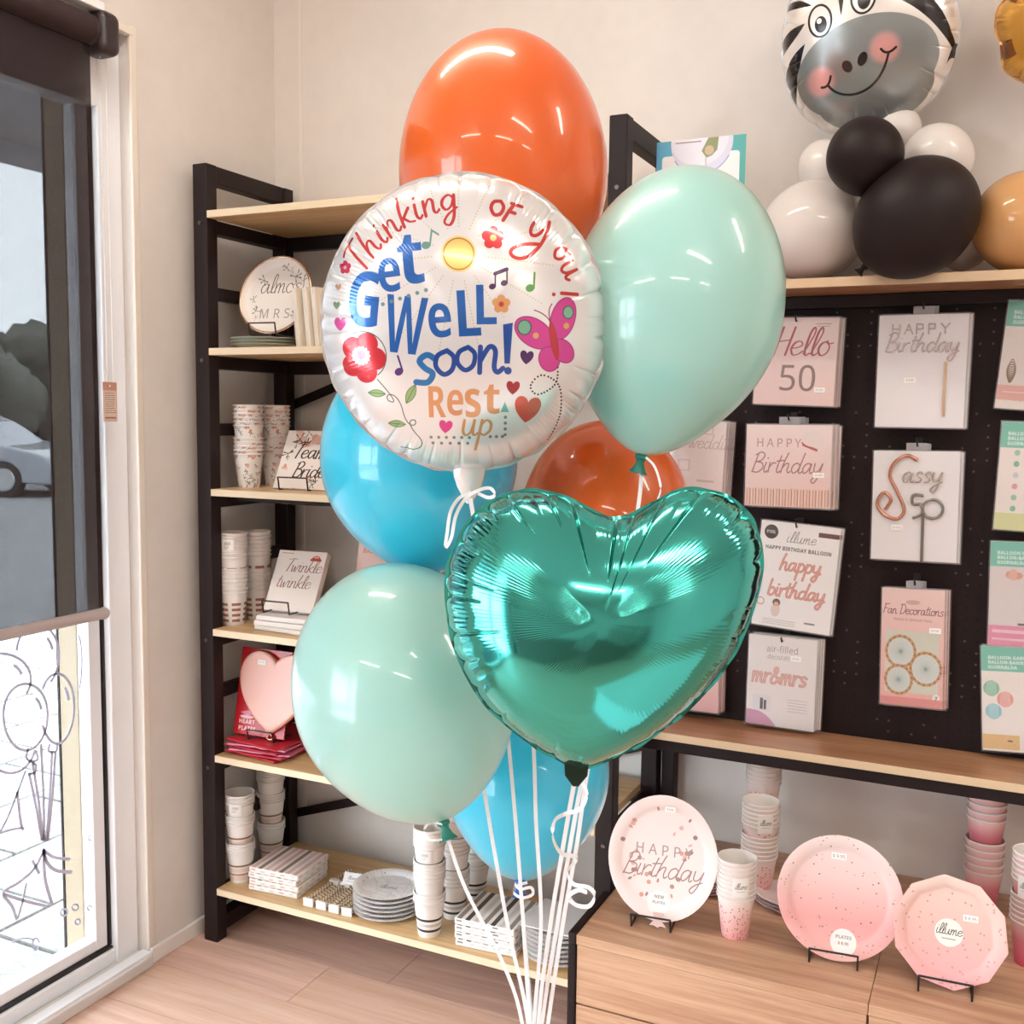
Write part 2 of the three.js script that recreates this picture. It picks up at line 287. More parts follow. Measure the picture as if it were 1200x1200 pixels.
{ // roller blind
  const b = thing('roller_blind', 'dark brown mesh roller blind half lowered over the glass door', 'blind', V3(.012, 2.30, .66));
  const weave = dataTex(64, 64, (u, v) => { const k = (Math.floor(u * 64) % 4 < 2) ^ (Math.floor(v * 64) % 4 < 2) ? 255 : 150; return [k, k, k]; }, true); weave.repeat.set(22, 22);
  const fab = new THREE.MeshStandardMaterial({ color: RGB(.035, .018, .02), roughness: .9, map: weave, transparent: true, opacity: .73 });
  const zf0 = .031, zf1 = 1.25;
  part(b, 'fabric', box(-.001, -1.335, zf0, .001, .04, zf1), fab);
  part(b, 'roller', new THREE.CylinderGeometry(.034, .034, zf1 - .02, 24).rotateX(Math.PI / 2).translate(0, .02, (zf1 + .03) / 2), mat(RGB(.03, .015, .016), .8));
  const br = part(b, 'bracket', rspan(-.034, -.032, -.03, .042, .066, .03, .02), mat(RGB(.03, .018, .02), .35));
  part(br, 'bracket_cap', new THREE.CylinderGeometry(.03, .032, .008, 20).rotateX(Math.PI / 2).translate(.004, .017, .034), mat(RGB(.03, .018, .02), .4));
  part(b, 'cassette_strip', rspan(-.03, .062, .01, .03, .082, zf1, .003), M.whiteFrame, 'pale aluminium strip');
  part(b, 'bottom_rail', new THREE.CylinderGeometry(.014, .014, zf1 - zf0, 16).rotateX(Math.PI / 2).translate(0, -1.342, (zf0 + zf1) / 2), mat(RGB(.5, .43, .42), .45), 'greige tube rail');
  part(b, 'rail_cap', new THREE.SphereGeometry(.0155, 16, 10).translate(0, -1.342, zf0), mat(RGB(.5, .43, .42), .45));
  const beads = [], bead = new THREE.SphereGeometry(.0019, 6, 5);
  const pL = hit(117, 430, 'x', .014), z0 = .672 - .66 - .006, z1 = z0 - .018;
  for (let i = 0; i < 135; i++) { const y = -.035 - i * .0058; beads.push(bead.clone().translate(.006, y, z0), bead.clone().translate(.006, y, z1)); }
  for (let i = 0; i <= 6; i++) { const a = i / 6 * Math.PI; beads.push(bead.clone().translate(.006, -.035 - 135 * .0058 - .009 * Math.sin(a), z0 - .009 + .009 * Math.cos(a))); }
  const chain = part(b, 'bead_chain', mergeGeometries(beads), mat(RGB(.75, .74, .74), .3)); chain.userData.kind = 'stuff'; chain.userData.label = 'white bead chain';
  // tag hanging from the chain
  const p = atX(129, 471, .03), t = thing('hanging_tag', 'small pink paper warning tag hanging from the blind chain', 'tag', p);
  const tt = canvasTex(128, 256, (c, w, h) => { c.fillStyle = '#e4c2b4'; c.fillRect(0, 0, w, h); c.fillStyle = '#cf9a8a'; c.fillRect(0, 0, w, 52); c.fillStyle = '#ecd5c8'; c.fillRect(10, 62, w - 20, 156); c.fillStyle = '#6a5a52'; for (let i = 0; i < 10; i++) { let x = 16; while (x < 104) { const l = 4 + hash(i, x, 2) * 14; c.fillRect(x, 70 + i * 14, l, 4); x += l + 4; } } c.fillStyle = '#7a6058'; c.fillRect(14, 228, 100, 7); dot(c, 64, 24, 8, '#f8f2ee'); });
  const card = part(t, 'card', rbox(.0012, .094, .058, .0005), mat(RGB(1, 1, 1), .7, { map: tt }));
  { const g = card.geometry, uv = g.attributes.uv, q = g.attributes.position; for (let i = 0; i < uv.count; i++) uv.setXY(i, .5 - q.getZ(i) / .058, .5 + q.getY(i) / .094); }
  part(t, 'tie', tube([V3(0, .034, 0), V3(-.004, .05, .003), V3(-.008, .075, .008)], .0009, 10, 5), M.ribbonWhite);
  t.rotation.y = .25;
}
// ---------------------------------------------------------------- ceiling lights
const tubeGlow = new THREE.MeshStandardMaterial({ color: 0xffffff, emissive: LAMP_COLOR, emissiveIntensity: 9, roughness: .4 });
const battenPlaces = [[.85, 1.15], [3.25, .95], [2.9, 2.55], [.75, 4.1], [2.8, 4.1], [4.9, 4.1]];
for (const [x, z] of battenPlaces) {
  const t = thing('ceiling_light', 'white twin tube fluorescent batten on the ceiling', 'light', V3(x, CH, z), 'fluorescent battens on the ceiling');
  part(t, 'housing', rspan(-.62, -.045, -.05, .62, -.0005, .05, .004), mat(RGB(.85, .85, .85), .4));
  for (const s of [-1, 1]) part(t, 'tube', new THREE.CylinderGeometry(.013, .013, 1.2, 12).rotateZ(Math.PI / 2).translate(0, -.065, s * .045), tubeGlow);
  for (const s of [-1, 1]) part(t, 'lamp_holder', rspan(s * .605 - .01, -.082, -.062, s * .605 + .01, -.04, .062, .003), mat(RGB(.85, .85, .85), .4));
  const l = new THREE.RectAreaLight(LAMP_COLOR, LAMP_POWER, 1.18, .11); l.position.set(x, CH - .09, z); l.lookAt(x, 0, z); l.castShadow = true; scene.add(l);
}
// ---------------------------------------------------------------- outdoors
{
  const pav = structure('pavement', null, null, 'pale concrete paver footpath outside the door');
  part(pav, 'bedding', box(-3.62, -.2, -6, -.1, -.062, 5), mat(RGB(.05, .05, .05), .95));
  const pm = [0, 1, 2].map((i) => mat(RGB(.28 + .05 * i, .275 + .05 * i, .27 + .05 * i), .9, { map: dataTex(128, 128, (u, v) => { const k = 205 + 50 * hash(Math.floor(u * 128), Math.floor(v * 128), i + 9); return [k, k, k]; }) }));
  reseed(3);
  for (let i = 0; i < 9; i++) for (let j = 0; j < 16; j++) {
    const x1 = -.13 - i * .4 + (i ? 0 : .03), x0 = -.13 - (i + 1) * .4, z0 = -4.2 + j * .4 + (i % 2) * .2;
    part(pav, 'paver', box(x0 + .008, -.07, z0 + .008, x1 - .008, -.02 + rr(-.002, .002), z0 + .392), pm[Math.floor(rnd() * 3)]);
  }
  structure('road', box(-40, -.25, -45, -3.75, -.13, 25), mat(RGB(.55, .56, .58), .95, { map: (() => { const t = dataTex(256, 256, (u, v) => { const k = 150 + 80 * hash(Math.floor(u * 256), Math.floor(v * 256), 5) + 25 * vnoise(u * 8, v * 8, 6, 8, 8); return [k, k, k]; }); t.repeat.set(.8, .8); return t; })() }), 'grey asphalt car park outside');
  structure('kerb', rspan(-3.75, -.2, -45, -3.62, -.015, 25, .015), mat(RGB(.55, .54, .52), .9), 'concrete kerb along the footpath');
  const aw = structure('awning', null, null, 'flat grey awning over the footpath');
  part(aw, 'soffit', rspan(-2.1, 2.62, -6, -.15, 2.7, 6, .01), mat(RGB(.35, .34, .35), .8));
  part(aw, 'fascia', rspan(-2.16, 2.54, -6, -2.08, 2.86, 6, .01), mat(RGB(.3, .3, .32), .6));
}
{ // parked car, seen through the blind
  const base = atY(92, 580, -.13), car = thing('parked_car', 'silver parked sedan seen through the mesh blind', 'car', base);
  const paint = phys(RGB(.42, .45, .5), .3, { metalness: .5, clearcoat: 1, clearcoatRoughness: .05 }), dark = mat(RGB(.02, .02, .025), .3), glassM = mat(RGB(.06, .08, .1), .08), rubber = mat(RGB(.03, .03, .03), .8), rim = mat(RGB(.6, .6, .62), .3, { metalness: .9 });
  // local x runs from the nose (0) to the tail (-4.5)
  const body = new THREE.Shape(); body.moveTo(0, .28); body.bezierCurveTo(.06, .5, -.02, .66, -.2, .72); body.bezierCurveTo(-.6, .84, -1, .9, -1.25, .93); body.lineTo(-4.2, .95); body.bezierCurveTo(-4.5, .9, -4.52, .6, -4.5, .3);
  body.lineTo(-4.0, .22); body.absarc(-3.6, .3, .36, 0, Math.PI, false); body.lineTo(-1.24, .22); body.absarc(-.88, .3, .36, Math.PI, 0, true); body.lineTo(0, .28);
  const bodyG = new THREE.ExtrudeGeometry(body, { depth: 1.66, bevelEnabled: true, bevelSize: .05, bevelThickness: .06, bevelSegments: 3, curveSegments: 14 }).translate(0, 0, -.83);
  part(car, 'body', bodyG, paint);
  const cab = new THREE.Shape(); cab.moveTo(-1.1, .92); cab.bezierCurveTo(-1.5, 1.15, -1.75, 1.36, -2.1, 1.41); cab.bezierCurveTo(-2.7, 1.46, -3.2, 1.4, -3.5, 1.25); cab.lineTo(-4.1, .95); cab.lineTo(-1.1, .92);
  part(car, 'roof', new THREE.ExtrudeGeometry(cab, { depth: 1.36, bevelEnabled: true, bevelSize: .04, bevelThickness: .08, bevelSegments: 3 }).translate(0, 0, -.68), paint);
  const win = new THREE.Shape(); win.moveTo(-1.35, .97); win.bezierCurveTo(-1.6, 1.15, -1.85, 1.3, -2.12, 1.34); win.lineTo(-3.2, 1.32); win.lineTo(-3.7, .98); win.lineTo(-1.35, .97);
  for (const s of [-1, 1]) part(car, 'side_window', new THREE.ExtrudeGeometry(win, { depth: .02, bevelEnabled: false }).translate(0, 0, s * .775 - .01), glassM);
  const ws = new THREE.PlaneGeometry(.62, 1.3); ws.rotateY(Math.PI / 2).rotateZ(.92).translate(-1.5, 1.19, 0); part(car, 'windscreen', new THREE.BoxGeometry(.02, .56, 1.28).rotateZ(.97).translate(-1.545, 1.2, 0), glassM);
  for (const x of [-.88, -3.6]) for (const s of [-1, 1]) { const w = part(car, 'wheel', new THREE.CylinderGeometry(.31, .31, .2, 28).rotateX(Math.PI / 2).translate(x, .31, s * .8), rubber); part(w, 'hub_cap', new THREE.CylinderGeometry(.2, .22, .03, 20).rotateX(Math.PI / 2).translate(x, .31, s * .905), rim); }
  part(car, 'grille', rspan(-.03, .3, -.5, .075, .5, .5, .02), dark);
  for (const s of [-1, 1]) part(car, 'headlamp', rspan(-.28, .58, s * .68 - .16, .02, .68, s * .68 + .16, .04), mat(RGB(.8, .82, .85), .1));
  car.rotation.y = .3;
}
function leafyTree(pos, r, h, col, label, seed, kind) {
  const t = thing('roadside_tree', label, 'tree', pos, null); reseed(seed);
  part(t, 'trunk', new THREE.CylinderGeometry(.12, .2, h, 8).translate(0, h / 2, 0), mat(RGB(.12, .09, .07), .9));
  const gs = [];
  for (let i = 0; i < 26; i++) {
    const g = mergeVertices(new THREE.IcosahedronGeometry(r * rr(.28, .5), 3).deleteAttribute('uv').deleteAttribute('normal')), p = g.attributes.position;
    for (let k = 0; k < p.count; k++) { const f = 1 + .35 * (hash(k, i, seed) - .5); p.setXYZ(k, p.getX(k) * f, p.getY(k) * f, p.getZ(k) * f); }
    const a = rr(0, 6.28), q = Math.sqrt(rnd()) * r * .8; g.translate(q * Math.cos(a), h + rr(-.5, .75) * r, q * Math.sin(a)); gs.push(g);
  }
  const g = mergeGeometries(gs); g.computeVertexNormals(); part(t, 'crown', g, mat(col, .9));
}
[[-70, 26, 1.7, 2.2, 'broad grey-green tree beyond the car park', .10], [38, 30, 1.5, 2.0, 'rounded dark tree beyond the parked car', .075], [150, 27, 1.3, 1.8, 'dark bushy tree beyond the car park, beside the door frame', .06]].forEach(([px, dist, r, h, label, k], i) => {
  const d = ray(px, 500), f = dist / Math.hypot(d.x, d.z); leafyTree(V3(EYE.x + d.x * f, -.13, EYE.z + d.z * f), r, h, RGB(k * 1.5, k * 1.65, k * 1.4), label, 40 + i);
});
{ const d0 = ray(-90, 500), d1 = ray(200, 500), A = EYE.clone().addScaledVector(d0, 34 / Math.hypot(d0.x, d0.z)), B = EYE.clone().addScaledVector(d1, 34 / Math.hypot(d1.x, d1.z));
  const L = A.distanceTo(B), t = thing('hedge', 'long clipped dark hedge behind the parked car', 'hedge', A.clone().lerp(B, .5).setY(-.13)), g = new THREE.BoxGeometry(L, 1.7, 1.2, 60, 12, 6), p = g.attributes.position;
  for (let k = 0; k < p.count; k++) { const q = (hash(Math.round(p.getX(k) * 9), Math.round(p.getY(k) * 9 + p.getZ(k) * 31), 8) - .5) * .3; p.setXYZ(k, p.getX(k) + q, p.getY(k) + .85 + q, p.getZ(k) + q); }
  const m = mergeVertices(g.deleteAttribute('uv').deleteAttribute('normal')); m.computeVertexNormals(); part(t, 'foliage', m, mat(RGB(.11, .125, .10), .95)); t.rotation.y = Math.atan2(-(B.z - A.z), B.x - A.x); }
{ // furniture beside and behind the photographer, mirrored in the balloons
  const t = thing('display_plinth', 'low white display plinth in the middle of the shop floor', 'plinth', V3(2.62, 0, 1.95));
  part(t, 'body', rbox(1.0, .45, 1.2, .01, 0, .225, 0), mat(RGB(.85, .85, .86), .5)); part(t, 'top', rbox(1.06, .03, 1.26, .005, 0, .4655, 0), mat(RGB(.88, .88, .9), .35));
  const c = thing('shop_counter', 'dark brown shop counter facing the shelving', 'counter', V3(2.8, 0, 5.6));
  part(c, 'body', rbox(4.9, 1.02, .6, .01, 0, .51, 0), mat(RGB(.22, .16, .13), .5)); part(c, 'worktop', rbox(5.0, .04, .7, .006, 0, 1.0405, 0), mat(RGB(.25, .18, .15), .4));
}
// ---------------------------------------------------------------- left shelving unit
const LEVELS = [1.96, 1.611, 1.245, .872, .527, .155], SF = .392, SB = .05;
{
  const u = thing('shelving_unit', 'tall black metal shelving unit with six pale wooden boards beside the glass door', 'shelf', V3(.63, 0, .22));
  const o = u.position, sp = (a, b, c, d, e, f, r = .003) => rspan(a, b, c, d, e, f, r).translate(-o.x, -o.y, -o.z);
  const XL = [.042, .088], XR = [1.178, 1.219];
  for (const [a, b] of [XL, XR]) for (const z of [SF - .04, SB - .02]) {
    const p = part(u, 'post', sp(a, 0, z, b, 2.08, z + .04), M.blackMetal);
    for (const y of [1.93, 1.58, .84, .49]) part(p, 'bolt', new THREE.CylinderGeometry(.005, .005, .004, 10).rotateX(Math.PI / 2).translate((a + b) / 2 - o.x, y, z + .041 - o.z), M.bolt);
  }
  for (const [a, b] of [XL, XR]) {
    part(u, 'side_rail', sp(a + .004, 2.035, SB + .02, b - .004, 2.08, SF - .04), M.blackMetal);
    part(u, 'side_rail', sp(a + .004, .02, SB + .02, b - .004, .065, SF - .04), M.blackMetal);
    for (const y of LEVELS) part(u, 'side_rail', sp(a + .004, y - .052, SB + .02, b - .004, y - .018, SF - .04), M.blackMetal);
    for (const y of [1.755, 1.40, 1.045, .69, .325]) part(u, 'side_rail', sp(a + .008, y - .016, SB + .02, b - .008, y + .016, SF - .04), M.blackMetal);
  }
  for (const y of LEVELS) {
    const b = part(u, 'shelf_board', box(.0885 - o.x, y - .018, SB - .01 - o.z, 1.1775 - o.x, y, SF - .0015 - o.z), M.board);
    part(b, 'edge_band', sp(.0885, y - .018, SF - .001, 1.1775, y, SF + .001, .0008), M.boardEdge, 'pale edge band');
    part(u, 'rear_beam', sp(.088, y - .055, SB - .018, 1.178, y - .0185, SB + .012), M.blackMetal);
    if (y < 1.5) part(u, 'front_beam', sp(.088, y - .036, SF - .09, 1.178, y - .0185, SF - .07), M.blackMetal);
  }
  const brace = (p, q) => { const A = atZ(p[0], p[1], .026), B = atZ(q[0], q[1], .026), L = A.distanceTo(B), g = rbox(L, .026, .006, .001); g.rotateZ(Math.atan2(B.y - A.y, B.x - A.x)).translate((A.x + B.x) / 2 - o.x, (A.y + B.y) / 2, .0225 - o.z); part(u, 'cross_brace', g, M.blackMetal); };
  brace([325, 482], [760, 296]); brace([325, 957], [768, 871]);
}
// ---------------------------------------------------------------- right display unit with pegboard, and its base cabinets
const UX = 1.2235, UR = 2.62, CT = .388, CF = .61, MIDY = .717, MIDZ = .228, TOPY = 1.746, TOPZ = .215, PEGZ = .046;
{
  const u = thing('pegboard_unit', 'black pegboard display unit with wooden top and middle boards', 'display unit', V3(1.92, 0, .1));
  const o = u.position, sp = (a, b, c, d, e, f, r = .003) => rspan(a, b, c, d, e, f, r).translate(-o.x, -o.y, -o.z);
  for (const [a, b] of [[UX + .002, UX + .034], [2.585, UR]]) part(u, 'post', sp(a, CT + .0005, .008, b, TOPY - .02, .048), M.blackMetal);
  const holes = dataTex(256, 256, (x, y) => { const fx = x * 10 % 1 - .5, fy = y * 10 % 1 - .5, r = Math.hypot(fx, fy), k = Math.max(0, Math.min(1, (.13 - r) * 22)); const b = hash(Math.floor(x * 10), Math.floor(y * 10), 3) > .8 ? 84 : 12; return [33 + (b - 33) * k, 20 + (b - 20) * k, 21 + (b - 21) * k]; }); holes.repeat.set(1 / .25, 1 / .25);
  part(u, 'pegboard', box(UX + .034 - o.x, MIDY - .002, .03 - o.z, 2.585 - o.x, TOPY - .021, PEGZ - o.z), phys(RGB(1, 1, 1), .6, { map: holes, specularIntensity: .5 }), 'black perforated board');
  const shelf = (y, z0, z1, th) => {
    const b = part(u, 'shelf_board', box(UX - o.x, y - th, z0 - o.z, UR - o.x, y, z1 - o.z), M.unitBoard, 'wooden shelf board');
    part(b, 'edge_band', sp(UX, y - th, z1, UR, y, z1 + .002, .0008), M.unitEdge, 'pale wooden edge band');
  };
  shelf(TOPY, .004, TOPZ, .02); shelf(MIDY, .049, MIDZ, .018);
  part(u, 'front_beam', sp(UX, MIDY - .046, MIDZ - .02, UR, MIDY - .0185, MIDZ - .004), M.blackMetal);
  for (const x of [UX + .002, 2.59]) part(u, 'shelf_arm', sp(x, MIDY - .05, .0485, x + .024, MIDY - .0185, MIDZ - .02), M.blackMetal);
  part(u, 'top_beam', sp(UX + .034, TOPY - .05, .0485, 2.585, TOPY - .0205, .066), M.blackMetal);
}
for (const [i, x0] of [UX, 1.795].entries()) {
  const w = i ? .57 : 1.7935 - UX, c = thing('base_cabinet', i ? 'low wooden drawer cabinet under the pink ten-sided plate' : 'low wooden drawer cabinet with a black frame on its end', 'cabinet', V3(x0, 0, .3)), z = (v) => v - .3;
  part(c, 'body', box(.0, .03, z(.003), w, CT - .02, z(CF - .02)), M.cabinet);
  part(c, 'top_panel', box(0, CT - .02, z(.003), w, CT, z(CF)), M.cabinet);
  part(c, 'plinth', box(.01, 0, z(.02), w - .01, .03, z(CF - .05)), M.blackMetal);
  part(c, 'drawer', rspan(.0012, .242, z(CF - .0195), w - .0012, CT - .0215, z(CF - .001), .0015), M.cabinet);
  part(c, 'drawer', rspan(.0012, .034, z(CF - .0195), w - .0012, .2385, z(CF - .001), .0015), M.cabinet);
  for (const dr of c.children.filter((m) => m.name === 'drawer')) { const p = dr.geometry.attributes.position, uv = dr.geometry.attributes.uv; for (let k = 0; k < uv.count; k++) uv.setXY(k, p.getX(k) + x0 + (i ? .3 : 0), p.getY(k) * 1.3); }
  if (!i) {
    const f = part(c, 'end_frame', mergeGeometries([rspan(-.018, CT - .022, z(.402), -.0006, CT + .004, z(CF + .002)), rspan(-.018, 0, z(CF - .016), -.0006, CT - .022, z(CF + .002)), rspan(-.018, 0, z(.402), -.0006, .024, z(CF - .016))]), M.blackMetal, 'black metal end frame');
  }
}
// ---------------------------------------------------------------- balloons
const latex = (c, through, rough = .32) => phys(c, rough, { clearcoat: .9, clearcoatRoughness: .03, transmission: through, thickness: 0, ior: 1.45 });
function balloonGeometry(w, h, taper = .2) { // neck at the origin, crown up
  const pts = [], N = 56;
  for (let i = 0; i <= N; i++) {
    const a = Math.PI * (1 - i / N), c = Math.cos(a), s = Math.sin(a); // c: -1 neck .. 1 crown
    const low = Math.max(0, -c), r = w / 2 * s * (1 - taper * low * low);
    pts.push(new THREE.Vector2(Math.max(r, i === N ? 0 : .0042), (c + 1) / 2 * h));
  }
  pts[N].x = 1e-5;
  return new THREE.LatheGeometry(pts, 72);
}
// frame in which local x = picture right, y = picture up, z = towards the camera, turned about the line of sight
function facing(o, pos, roll = 0, pitch = 0, yaw = 0) {
  const f = pos.clone().sub(EYE).normalize(), r = f.clone().cross(UPV).normalize(), u = r.clone().cross(f);
  o.quaternion.setFromRotationMatrix(new THREE.Matrix4().makeBasis(r, u, f.clone().negate())).multiply(new THREE.Quaternion().setFromEuler(new THREE.Euler(pitch, yaw, roll, 'ZYX')));
  o.position.copy(pos);
}
const knotShape = () => mergeGeometries([new THREE.TorusGeometry(.0055, .0045, 10, 18).rotateX(Math.PI / 2).translate(0, -.003, 0), new THREE.LatheGeometry([[.003, .002], [.006, -.006], [.005, -.011], [.008, -.02], [.012, -.026], [.0125, -.0275], [.011, -.0265], [.006, -.018], [.0005, -.014]].map(([a, b]) => new THREE.Vector2(a, b)), 18).scale(1.15, 1, .6)]);
function latexBalloon(label, knotPx, topPx, depth, widthPx, material, knotMat, lean = 0, taper = .2) {
  const A = atD(...knotPx, depth), B = atD(...topPx, depth), h = A.distanceTo(B), w = widthPx * depth / FOCAL;
  const t = thing('latex_balloon', label, 'balloon', A, null), roll = Math.atan2(-(topPx[0] - knotPx[0]), knotPx[1] - topPx[1]);
  facing(t, A, roll, lean);
  part(t, 'skin', balloonGeometry(w, h / Math.cos(lean), taper), material);
  part(t, 'knot', knotShape(), knotMat);
  return t;
}
const mint = RGB(.50, .84, .775), mintKnot = mat(RGB(.015, .22, .16), .35), orange = RGB(.92, .165, .014), orangeKnot = mat(RGB(.6, .07, .01), .35), sky = RGB(.04, .67, .93), skyKnot = mat(RGB(.01, .1, .4), .35);
const mintLatex = latex(mint, .3), orangeLatex = latex(orange, .26), blueLatex = latex(sky, .2);
const bOrangeTop = latexBalloon('large orange latex balloon floating above the round get-well balloon', [592, 372], [588, 57], 1.68, 238, orangeLatex, orangeKnot);
const bMintRight = latexBalloon('mint green latex balloon with dark green knot overlapping the pegboard', [752, 533], [823, 206], 1.52, 250, mintLatex, mintKnot, 0, .3);
const bBlueLeft = latexBalloon('sky blue latex balloon tucked under the round get-well balloon', [505, 673], [478, 405], 1.66, 231, blueLatex, skyKnot);
const bOrangeMid = latexBalloon('orange latex balloon peeking over the green foil heart', [712, 738], [708, 490], 1.8, 205, orangeLatex, orangeKnot);
const bMintLeft = latexBalloon('mint green latex balloon beside the left edge of the foil heart', [519, 962], [428, 659], 1.49, 268, mintLatex, mintKnot, 0, .14);
const bBlueLow = latexBalloon('sky blue latex balloon with blue knot hanging below the foil heart', [610, 1032], [624, 784], 1.78, 200, blueLatex, skyKnot);

// ---- foil: outline -> inflated sheet. Solves a membrane over the outline so that it swells like a real one
function foilGeometry(outline, depthHalf, { centre = [0, 0], wrinkle = 1, rings = 56, per = 900, seed = 1, creases = 22, mask = null, stretch = null, flat = .5 } = {}) {
  { let ar = 0; for (let i = 0; i < outline.length; i++) { const a = outline[i], b = outline[(i + 1) % outline.length]; ar += a[0] * b[1] - b[0] * a[1]; } if (ar < 0) outline = [outline[0], ...outline.slice(1).reverse()]; }
  let lo = [1e9, 1e9], hi = [-1e9, -1e9];
  for (const p of outline) for (let k = 0; k < 2; k++) { lo[k] = Math.min(lo[k], p[k]); hi[k] = Math.max(hi[k], p[k]); }
  const N = 120, pad = .004, sx = (hi[0] - lo[0] + 2 * pad) / (N - 1), sy = (hi[1] - lo[1] + 2 * pad) / (N - 1), inside = new Uint8Array(N * N), h = new Float64Array(N * N);
  for (let j = 0; j < N; j++) for (let i = 0; i < N; i++) {
    const x = lo[0] - pad + i * sx, y = lo[1] - pad + j * sy; let c = false;
    for (let a = 0, b = outline.length - 1; a < outline.length; b = a++) { const [x1, y1] = outline[a], [x2, y2] = outline[b]; if ((y1 > y) !== (y2 > y) && x < (x2 - x1) * (y - y1) / (y2 - y1) + x1) c = !c; }
    inside[j * N + i] = c ? 1 : 0;
  }
  const ax = 1 / (sx * sx), ay = 1 / (sy * sy), om = 1.94;
  for (let it = 0; it < 420; it++) for (let j = 1; j < N - 1; j++) for (let i = 1; i < N - 1; i++) { const k = j * N + i; if (!inside[k]) continue; const v = (ax * (h[k - 1] + h[k + 1]) + ay * (h[k - N] + h[k + N]) + 1) / (2 * ax + 2 * ay); h[k] += om * (v - h[k]); }
  let mx = 0; for (const v of h) mx = Math.max(mx, v);
  const H = (x, y) => { // cubic B-spline, so that mirrored shapes stay smooth
    const u = (x - lo[0] + pad) / sx, v = (y - lo[1] + pad) / sy, i = Math.floor(u), j = Math.floor(v), fu = u - i, fv = v - j, B = (f) => [(1 - f) ** 3 / 6, (3 * f ** 3 - 6 * f * f + 4) / 6, (-3 * f ** 3 + 3 * f * f + 3 * f + 1) / 6, f ** 3 / 6], bu = B(fu), bv = B(fv), cl = (q) => Math.min(N - 1, Math.max(0, q));
    let s = 0; for (let n = 0; n < 4; n++) for (let m = 0; m < 4; m++) s += bv[n] * bu[m] * h[cl(j - 1 + n) * N + cl(i - 1 + m)]; return s / mx; };
  // even steps along the outline
  const cum = [0]; for (let i = 0; i < outline.length; i++) { const a = outline[i], b = outline[(i + 1) % outline.length]; cum.push(cum[i] + Math.hypot(b[0] - a[0], b[1] - a[1])); }
  const total = cum[outline.length], rim = []; let k = 0;
  for (let i = 0; i < per; i++) { const s = total * i / per; while (cum[k + 1] < s) k++; const f = (s - cum[k]) / (cum[k + 1] - cum[k]), a = outline[k], b = outline[(k + 1) % outline.length]; rim.push([a[0] + (b[0] - a[0]) * f, a[1] + (b[1] - a[1]) * f]); }
  reseed(seed);
  const cr = []; for (let i = 0; i < creases; i++) cr.push([(i + rr(.15, .85)) / creases, rr(.35, 1), rr(.10, .34)]);
  let flipN = 1;
  const make = (side) => {
    const pos = [], uv = [], idx = [];
    for (let r = 0; r <= rings; r++) {
      const t = r / rings, s = 1 - Math.pow(1 - t, 1.7); // denser near the rim
      for (let i = 0; i < per; i++) {
        const u = i / per, b = rim[i], dRim = (1 - s) * Math.hypot(b[0] - centre[0], b[1] - centre[1]), long = stretch ? stretch(u) : 1, amp = wrinkle * (mask ? mask(u) : 1);
        let m = 0, big = 0;
        for (const [cu, ca, cd] of cr) { let d = Math.abs(u - cu); d = Math.min(d, 1 - d) * total; const reach = Math.max(0, Math.min(1, 1 - dRim / (cd * .17 * long))); if (d < .02) m += ca * (long > 2 ? 1.35 : 1) * Math.exp(-d * d / (.0016 * .0016)) * Math.sqrt(reach); big = Math.max(big, Math.exp(-d * d / (.006 * .006)) * ca); }
        const edge = Math.max(0, 1 - dRim / (.036 * (long > 2 ? 1.5 : 1.15))), patch = Math.max(0, vnoise(u * 22, 0, seed + 9, 22, 2) - .34) * 1.7;
        const fine = Math.sin(u * total / .0062 * 6.2832 + 2 * vnoise(u * 60, 0, seed, 60, 2)) * Math.pow(Math.sin(Math.PI * Math.min(1, edge * .98 + .02)), .7) * patch;
        const puff = Math.abs(Math.sin(Math.PI * (u * creases))) ;
        const base = Math.pow(Math.max(0, H(centre[0] + (b[0] - centre[0]) * s, centre[1] + (b[1] - centre[1]) * s)), flat) * Math.sqrt(Math.max(0, 1 - Math.pow(s, 22)));
        const z = Math.max(0, depthHalf * base - amp * (.0058 * m - .0005 * fine) - amp * .004 * edge * (1 - puff) * (1 - Math.pow(t, 12)));
        const pull = 1 - amp * .018 * Math.pow(s, 10) * big;
        pos.push(centre[0] + (b[0] - centre[0]) * s * pull, centre[1] + (b[1] - centre[1]) * s * pull, side * (r === rings ? 0 : z + .0004));
        uv.push((b[0] - centre[0]) * s + centre[0], (b[1] - centre[1]) * s + centre[1]);
        if (r) { const A = (r - 1) * per + i, B = (r - 1) * per + (i + 1) % per, C = r * per + i, D = r * per + (i + 1) % per; side > 0 ? idx.push(A, C, D, A, D, B) : idx.push(A, D, C, A, B, D); }
      }
    }
    const g = new THREE.BufferGeometry(); g.setAttribute('position', new THREE.Float32BufferAttribute(pos, 3)); g.setAttribute('uv', new THREE.Float32BufferAttribute(uv, 2)); g.setIndex(idx); g.computeVertexNormals(); const nn = g.attributes.normal; for (let r = 0; r < 5; r++) { const src = []; for (let i = 0; i < per; i++) src.push([nn.getX(5 * per + i), nn.getY(5 * per + i), nn.getZ(5 * per + i)]); for (let i = 0; i < per; i++) { const f = r / 5, v = V3(src[i][0] * f, src[i][1] * f, src[i][2] * f + side * flipN * (1 - f)).normalize(); nn.setXYZ(r * per + i, v.x, v.y, v.z); } } return g;
  };
